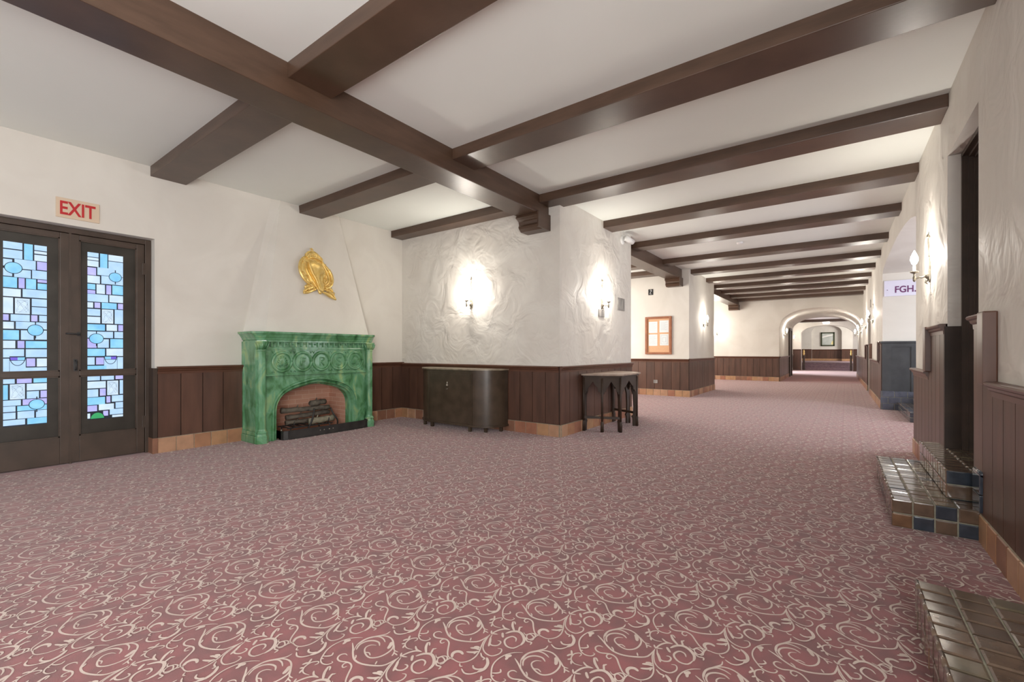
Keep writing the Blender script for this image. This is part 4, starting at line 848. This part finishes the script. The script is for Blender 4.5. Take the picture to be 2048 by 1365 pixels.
# ---------------------------------------------------------------- wall sconces
def make_sconce(loc, rot, label):
    t = thing('wall_sconce', label, 'lamp', loc, 'candle sconces on the plaster walls')
    m = MB()     # leaf back plate (local +X points out of the wall)
    ol = [(0, -.10), (.028, -.07), (.038, -.02), (.030, .03), (.040, .06), (.022, .10), (.010, .14), (0, .16)]; ol = ol + [(-a, b) for a, b in ol[::-1][1:-1]]
    m.prism([(0.002, a, b) for a, b in ol], (.012, 0, 0)); m.lathe([(.001, -.03), (.018, -.022), (.026, 0), (.018, .022), (.001, .03)], (.022, 0, -.03), 12)
    m.tube([(.02, 0, -.06), (.035, 0, -.10), (.02, 0, -.115)], [.012, .009, .004], 8)
    M = Matrix.Translation(loc); m.xform(M); obj('back_plate', m, METAL, t)
    m = MB(); m.tube([(.012, 0, .16), (.016, .008, .22), (.012, -.008, .28), (.016, .006, .34), (.012, 0, .41)], [.010, .008, .010, .007, .003], 8)
    m.lathe([(.001, -.02), (.014, -.01), (.016, 0), (.010, .02), (.001, .03)], (.016, 0, .36), 10); m.xform(M); obj('finial', m, METAL, t)
    m = MB(); m.tube([Vector(p) for p in smooth_pts([(.02, 0, -.02), (.06, 0, -.045), (.08, 0, -.04), (.105, 0, -.05), (.12, 0, -.03), (.12, 0, .0)], 3)], .008, 8)
    m.tube([(.12, 0, -.03), (.12, 0, -.07), (.12, 0, -.085)], [.012, .014, .004], 8); m.xform(M); obj('arm', m, METAL, t)
    m = MB(); m.lathe([(.010, 0), (.032, .010), (.036, .022), (.030, .022), (.014, .024), (.014, .085), (.001, .085)], (.12, 0, 0), 14); m.xform(M); cup_ = obj('candle_cup', m, METAL, t)
    m = MB(); m.lathe([(.002, .085), (.020, .10), (.032, .135), (.030, .165), (.016, .205), (.002, .235)], (.12, 0, 0), 14); m.xform(M)
    obj('lamp_bulb', m, BULB, cup_)
    L = bpy.data.lights.new('sconce_light', 'POINT'); L.energy = 52; L.color = (1.0, .93, .84); L.shadow_soft_size = .05
    lo = bpy.data.objects.new('sconce_light', L); COL.objects.link(lo); lo.parent = t; lo.location = (.13, 0, .16)
    t.rotation_euler = (0, 0, rot); return t
PI = math.pi
s0 = make_sconce((-4.77, YA, 1.99), -PI / 2, 'lit candle sconce on the rough plaster wall above the radiator cabinet')
for loc, rot, lb in (((XP, 6.77, 1.99), 0, 'lit candle sconce on the lounge pier above the side table'),
                     ((XR, 6.06, 1.99), PI, 'lit candle sconce on the right wall beside the stepped doorway'),
                     ((XP, 13.6, 2.0), 0, 'lit candle sconce on the narrow face of the second pier'),
                     ((-4.15, YC, 1.99), -PI / 2, 'lit candle sconce on the far wall left of the archway'),
                     ((XR, 14.6, 2.02), PI, 'lit candle sconce on the right wall beyond the stair lobby'),
                     ((XR, 18.2, 2.02), PI, 'lit candle sconce on the right wall just before the archway'),
                     ((XR, 21.7, 1.98), PI, 'lit candle sconce on the right just inside the archway'),
                     ((-1.87, 22.3, 1.95), 0, 'lit candle sconce on the left side inside the archway'),
                     ((XR, 25.0, 1.95), PI, 'added lit candle sconce deeper on the right side inside the archway'),  # extra sconce added to brighten the vault
                     ((-2.3, 32.6, 1.95), 0, 'lit candle sconce on the left, deep beyond the archway')):
    dup(s0, loc, rot, lb)

# ---------------------------------------------------------------- small wall fittings
mb = MB(); mb.box(XP, XP + .012, 6.64, 6.855, 1.765, 1.885, bev=.003)
tag(obj('wall_plate', mb, PLAQ), 'small grey metal plate on the pier below the sconce', 'plate')
mb = MB(); mb.box(XP, XP + .014, 7.40, 7.71, 1.93, 2.15, bev=.003)
pq = tag(obj('wall_plaque', mb, PLAQ), 'grey relief plaque on the pier right of the sconce', 'plaque')
mb = MB(); mb.box(XP + .014, XP + .020, 7.42, 7.50, 2.02, 2.12, bev=.002); mb.box(XP + .014, XP + .018, 7.53, 7.55, 1.95, 2.13); mb.box(XP + .014, XP + .018, 7.60, 7.68, 1.95, 2.12, bev=.002); obj('relief', mb, PLAQ, pq)
cm = thing('security_camera', 'small white security camera high on the pier near its far edge', 'camera', (XP, 7.7, 3.17))
mb = MB(); n = 20; mb.add([(XP + x, 7.62 + r * math.cos(2 * PI * k / n), 3.20 + r * math.sin(2 * PI * k / n)) for x, r in ((0, .075), (.02, .075), (.03, .055)) for k in range(n)],
       [(j * n + k, j * n + (k + 1) % n, (j + 1) * n + (k + 1) % n, (j + 1) * n + k) for j in range(2) for k in range(n)] + [tuple(2 * n + k for k in range(n))], 0, True)
obj('mount', mb, WHITE, cm)
mb = MB(); mb.tube([(XP + .03, 7.62, 3.20), (XP + .09, 7.66, 3.20)], .018, 10); mb.tube([(XP + .09, 7.58, 3.215), (XP + .125, 7.80, 3.185)], .048, 16); obj('camera_body', mb, WHITE, cm)
mb = MB(); mb.tube([(XP + .125, 7.795, 3.186), (XP + .128, 7.812, 3.184)], .030, 14); obj('lens', mb, BLACK, cm)
mb = MB(); mb.lathe([(.06, 0), (.06, -.015), (.045, -.035), (.001, -.04)], (-1.56, 9.75, ZC), 20); tag(obj('smoke_detector', mb, WHITE), 'small white smoke detector on the ceiling between corridor beams', 'detector')
mb = MB(); mb.box(-4.205, -4.075, YB - .012, YB, 2.745, 2.905, bev=.003)
ps = tag(obj('wall_sign', mb, BLACK), 'small black sign with a white figure high on the notice board wall', 'sign')
mb = MB(); mb.tube([(a, YB - .014, b) for a, b in ((-4.155, 2.875), (-4.12, 2.885), (-4.11, 2.86), (-4.14, 2.825), (-4.16, 2.775), (-4.11, 2.772))], .007, 6); obj('white_figure', mb, WHITE, ps)
mb = MB(); mb.box(-4.055, -3.945, YB - .034, YB - .022, .33, .42, bev=.003); tag(obj('floor_outlet', mb, PLAQ), 'dark outlet plate low in the boards under the notice board', 'outlet')
bd = thing('notice_board', 'red-brown framed cork notice board on the wall behind the lounge pier', 'board', (-3.93, YB, 1.117))
x0, x1, z0, z1 = -4.287, -3.568, 1.117, 2.14
mb = MB()
for b in ((x0, x0 + .065, z0, z1), (x1 - .065, x1, z0, z1), (x0 + .065, x1 - .065, z0, z0 + .055), (x0 + .065, x1 - .065, z1 - .055, z1)): mb.box(b[0], b[1], YB - .045, YB, b[2], b[3], bev=.008)
obj('frame', mb, FRAMEW, bd); mb = MB(); mb.box(x0 + .06, x1 - .06, YB - .015, YB, z0 + .05, z1 - .05); obj('cork_panel', mb, CORK, bd)
W_, H_ = x1 - x0, z1 - z0
for (a, b, c, d), lb in zip(((.135, .465, .13, .43), (.545, .885, .105, .42), (.135, .465, .47, .775), (.56, .88, .465, .765)), ('upper left', 'upper right', 'lower left', 'lower right')):
    X0, X1, Z1, Z0 = x0 + a * W_, x0 + b * W_, z1 - c * H_, z1 - d * H_; mb = MB(); mb.box(X0, X1, YB - .018, YB - .0155, Z0, Z1)
    sh = tag(obj('paper_sheet', mb, PAPER), 'white printed sheet pinned at the %s of the notice board' % lb, 'paper', 'sheets on the notice board')
    mb = MB(); q = YB - .0185
    if lb == 'lower right':
        for s in (.12, .3): 
            for e in ((X0 + s * (X1 - X0), X1 - s * (X1 - X0), Z0 + s * (Z1 - Z0), Z0 + s * (Z1 - Z0) + .006), (X0 + s * (X1 - X0), X1 - s * (X1 - X0), Z1 - s * (Z1 - Z0) - .006, Z1 - s * (Z1 - Z0)), (X0 + s * (X1 - X0), X0 + s * (X1 - X0) + .006, Z0 + s * (Z1 - Z0), Z1 - s * (Z1 - Z0)), (X1 - s * (X1 - X0) - .006, X1 - s * (X1 - X0), Z0 + s * (Z1 - Z0), Z1 - s * (Z1 - Z0))): mb.box(e[0], e[1], q - .001, q, e[2], e[3])
    else:
        for k in range(11): mb.box(X0 + .03, X1 - .03 - .03 * (k % 3), q - .001, q, Z1 - .05 - k * .021, Z1 - .046 - k * .021)
    obj('print_lines', mb, INK, sh)
# lettered sign in the stair lobby
mb = MB(); mb.box(.775, 1.62, 11.905, 11.93, 2.325, 2.645, bev=.003)
sg = tag(obj('wall_sign', mb, SIGNW), 'white sign with purple letters FGH. inside the right hand archway', 'sign')
obj('lettering', text_mb('FGH.', (.945, 11.905, 2.39), (1, 0, 0), (0, 0, 1), .32, .135, (0, -1, 0), .004), PURPLE, sg)
mb = MB(); mb.tube([(.825, 11.908, 2.455), (.825, 11.902, 2.455)], .008, 8); obj('screw', mb, PURPLE, sg)
mb = MB(); mb.box(XR - .015, XR, 15.75, 15.95, 2.42, 2.63, bev=.003); tag(obj('wall_plate', mb, PLAQ), 'narrow grey plate on the right wall above the far doorway shoulder', 'plate')
# far end: framed picture, newels, ceiling lamp
pc = thing('framed_picture', 'dark framed pale landscape picture on the wall at the far end of the corridor', 'picture', (-.61, 42.0, 1.62))
mb = MB(); a0, a1, c0, c1 = -1.03, -.19, 1.60, 2.66
a0, a1 = -1.05, -.17
for b in ((a0, a0 + .09, c0, c1), (a1 - .09, a1, c0, c1), (a0, a1, c0, c0 + .09), (a0, a1, c1 - .09, c1)): mb.box(b[0], b[1], 41.94, 42.0, b[2], b[3])
obj('frame', mb, OLIVE, pc); mb = MB(); mb.box(a0 + .08, a1 - .08, 41.965, 42.0, c0 + .08, c1 - .08)
obj('print', mb, PICT, pc); mb = MB(); mb.prism([(x, 41.964, z) for x, z in ((-.96, 2.22), (-.26, 2.42), (-.26, 2.50), (-.6, 2.46), (-.96, 2.34))], (0, -.002, 0)); obj('white_band', mb, PICTW, pc)
mb = MB(); mb.prism([(x, 41.964, z) for x, z in ((-.40, 1.72), (-.26, 1.72), (-.26, 2.0), (-.33, 1.98), (-.38, 1.85))], (0, -.002, 0)); obj('yellow_patch', mb, PICTY, pc)
for x, lb in ((-1.73, 'dark newel post with brass finial left of the far stairs'), (.66, 'dark newel post with brass finial right of the far stairs')):
    t = thing('newel_post', lb, 'post', (x, 33.85, 0)); mb = MB(); mb.box(x - .05, x + .05, 33.80, 33.90, 0, .95, bev=.01); obj('post', mb, DWOOD, t)
    mb = MB(); mb.lathe([(.05, .95), (.03, .98), (.055, 1.05), (.03, 1.12), (.045, 1.2), (.02, 1.28), (.001, 1.31)], (x, 33.85, 0), 12); obj('brass_finial', mb, BRASS, t)
cl = thing('ceiling_light', 'lit white ceiling light at the top of the far arch', 'lamp', (-.55, 33.0, 2.84)); mb = MB(); mb.box(-.72, -.38, 32.8, 33.2, 2.88, 2.98, bev=.02); obj('diffuser', mb, LAMP, cl)

# ---------------------------------------------------------------- tiled steps
def tiled(name, label, x0, x1, y0, y1, z0, z1, faces, sx=.102, sy=.102, seed=0, cut=None, blue=.25, fblue=.55):
    """glazed tile block: faces among 'T' top, 'W' toward the room, 'S' toward the camera, 'N' far side"""
    rr = random.Random(seed); t = thing(name, label, 'step', ((x0 + x1) / 2, (y0 + y1) / 2, z0))
    g = .004; th = .009
    mb = MB(); mb.box(x0 + th, x1, y0 + th, y1 - (th if 'N' in faces else 0), z0, z1 - th); obj('mortar_core', mb, SGROUT, t)
    def tile(mb, o, u, v, n, su, sv, mi, nose=0):
        o, u, v, n = map(Vector, (o, u, v, n)); b = .007; j = rr.uniform(-.0012, .0012)
        q = lambda a, c, h: o + u * a + v * c + n * h
        a0, a1, c0, c1 = g, su - g, g, sv - g
        vs = [q(a0, c0, -th), q(a1, c0, -th), q(a1, c1, -th), q(a0, c1, -th), q(a0, c0, -.003), q(a1, c0, -.003), q(a1, c1, -.003), q(a0, c1, -.003),
              q(a0 + b, c0 + b, j), q(a1 - b, c0 + b, j), q(a1 - b, c1 - b, j), q(a0 + b, c1 - b, j)]
        mb.add(vs, [(0, 1, 5, 4), (1, 2, 6, 5), (2, 3, 7, 6), (3, 0, 4, 7), (4, 5, 9, 8), (5, 6, 10, 9), (6, 7, 11, 10), (7, 4, 8, 11), (8, 9, 10, 11)], mi)
    nx = max(1, round((x1 - x0) / sx)); ny = max(1, round((y1 - y0) / sy)); dx, dy = (x1 - x0) / nx, (y1 - y0) / ny
    nz = max(1, round((z1 - z0) / .097)); dz = (z1 - z0) / nz
    def pick(p): return rr.choice((4, 5)) if rr.random() < p else rr.choice((0, 0, 1, 1, 2, 3))
    if 'T' in faces:
        mb = MB()
        for i in range(nx):
            for j in range(ny): tile(mb, (x0 + i * dx, y0 + j * dy, z1), (1, 0, 0), (0, 1, 0), (0, 0, 1), dx, dy, rr.choice((0, 0, 1, 1, 2)) if rr.random() > blue * .3 else 4)
        obj('tread_tiles', mb, GLAZE, t)
    mb = MB()
    if 'W' in faces:
        for j in range(ny):
            for k in range(nz): tile(mb, (x0, y0 + j * dy, z0 + k * dz), (0, 1, 0), (0, 0, 1), (-1, 0, 0), dy, dz, pick(blue))
    if 'S' in faces:
        for i in range(nx):
            for k in range(nz): tile(mb, (x0 + i * dx, y0, z0 + k * dz), (1, 0, 0), (0, 0, 1), (0, -1, 0), dx, dz, (4 if (i + k + 1) % 2 == 0 else rr.choice((1, 3, 0))) if rr.random() < fblue * 1.6 else pick(.3))
    if 'N' in faces:
        for i in range(nx):
            for k in range(nz): tile(mb, (x0 + i * dx, y1, z0 + k * dz), (1, 0, 0), (0, 0, 1), (0, 1, 0), dx, dz, pick(.3))
    if mb.v: obj('riser_tiles', mb, GLAZE, t)
    mb = MB()     # rounded nosing along the room edge
    seg = ny
    for j in range(seg):
        a, b = y0 + j * dy + .003, y0 + (j + 1) * dy - .003
        mb.tube([(x0 + .007, a, z1 - .007), (x0 + .007, b, z1 - .007)], .0095, 8)
    obj('bullnose', mb, GLAZE[1], t)
    return t
tiled('tiled_step', 'lower glazed tile step below the stepped doorway on the right', .30, .735, 4.0, 5.55, 0, .19, 'TWSN', seed=1)
tiled('tiled_step', 'upper glazed tile step leading into the stepped doorway', .60, .735, 4.22, 5.44, .192, .385, 'TWSN', sx=.14, seed=2)
tiled('tiled_step', 'glazed tile threshold set within the stepped doorway', .737, 1.0, 4.19, 5.195, .01, .385, 'T', seed=7)
tiled('tiled_step', 'brown glazed tile step in the bottom right corner', .275, .72, 1.2, 2.64, 0, .19, 'TWN', sx=.111, sy=.098, seed=3, blue=0)
tiled('tiled_step', 'low slate tile step in the arched stair lobby', .98, 1.45, 9.97, 11.86, 0, .17, 'TWS', seed=4, blue=1)
tiled('tiled_step', 'second slate tile step farther into the arched stair lobby', 1.28, 2.2, 9.97, 11.86, .174, .36, 'TWS', seed=5, blue=1)
mb = MB(); mb.box(.712, .75, 3.95, 4.13, .19, .30, bev=.006); mb.box(.712, .75, 3.95, 4.13, .305, .43, bev=.006)
mb.tube([(.728, 3.95, .43), (.728, 4.13, .43)], .016, 8); obj_ = struct('baseboard_right', mb, GLAZE[4])
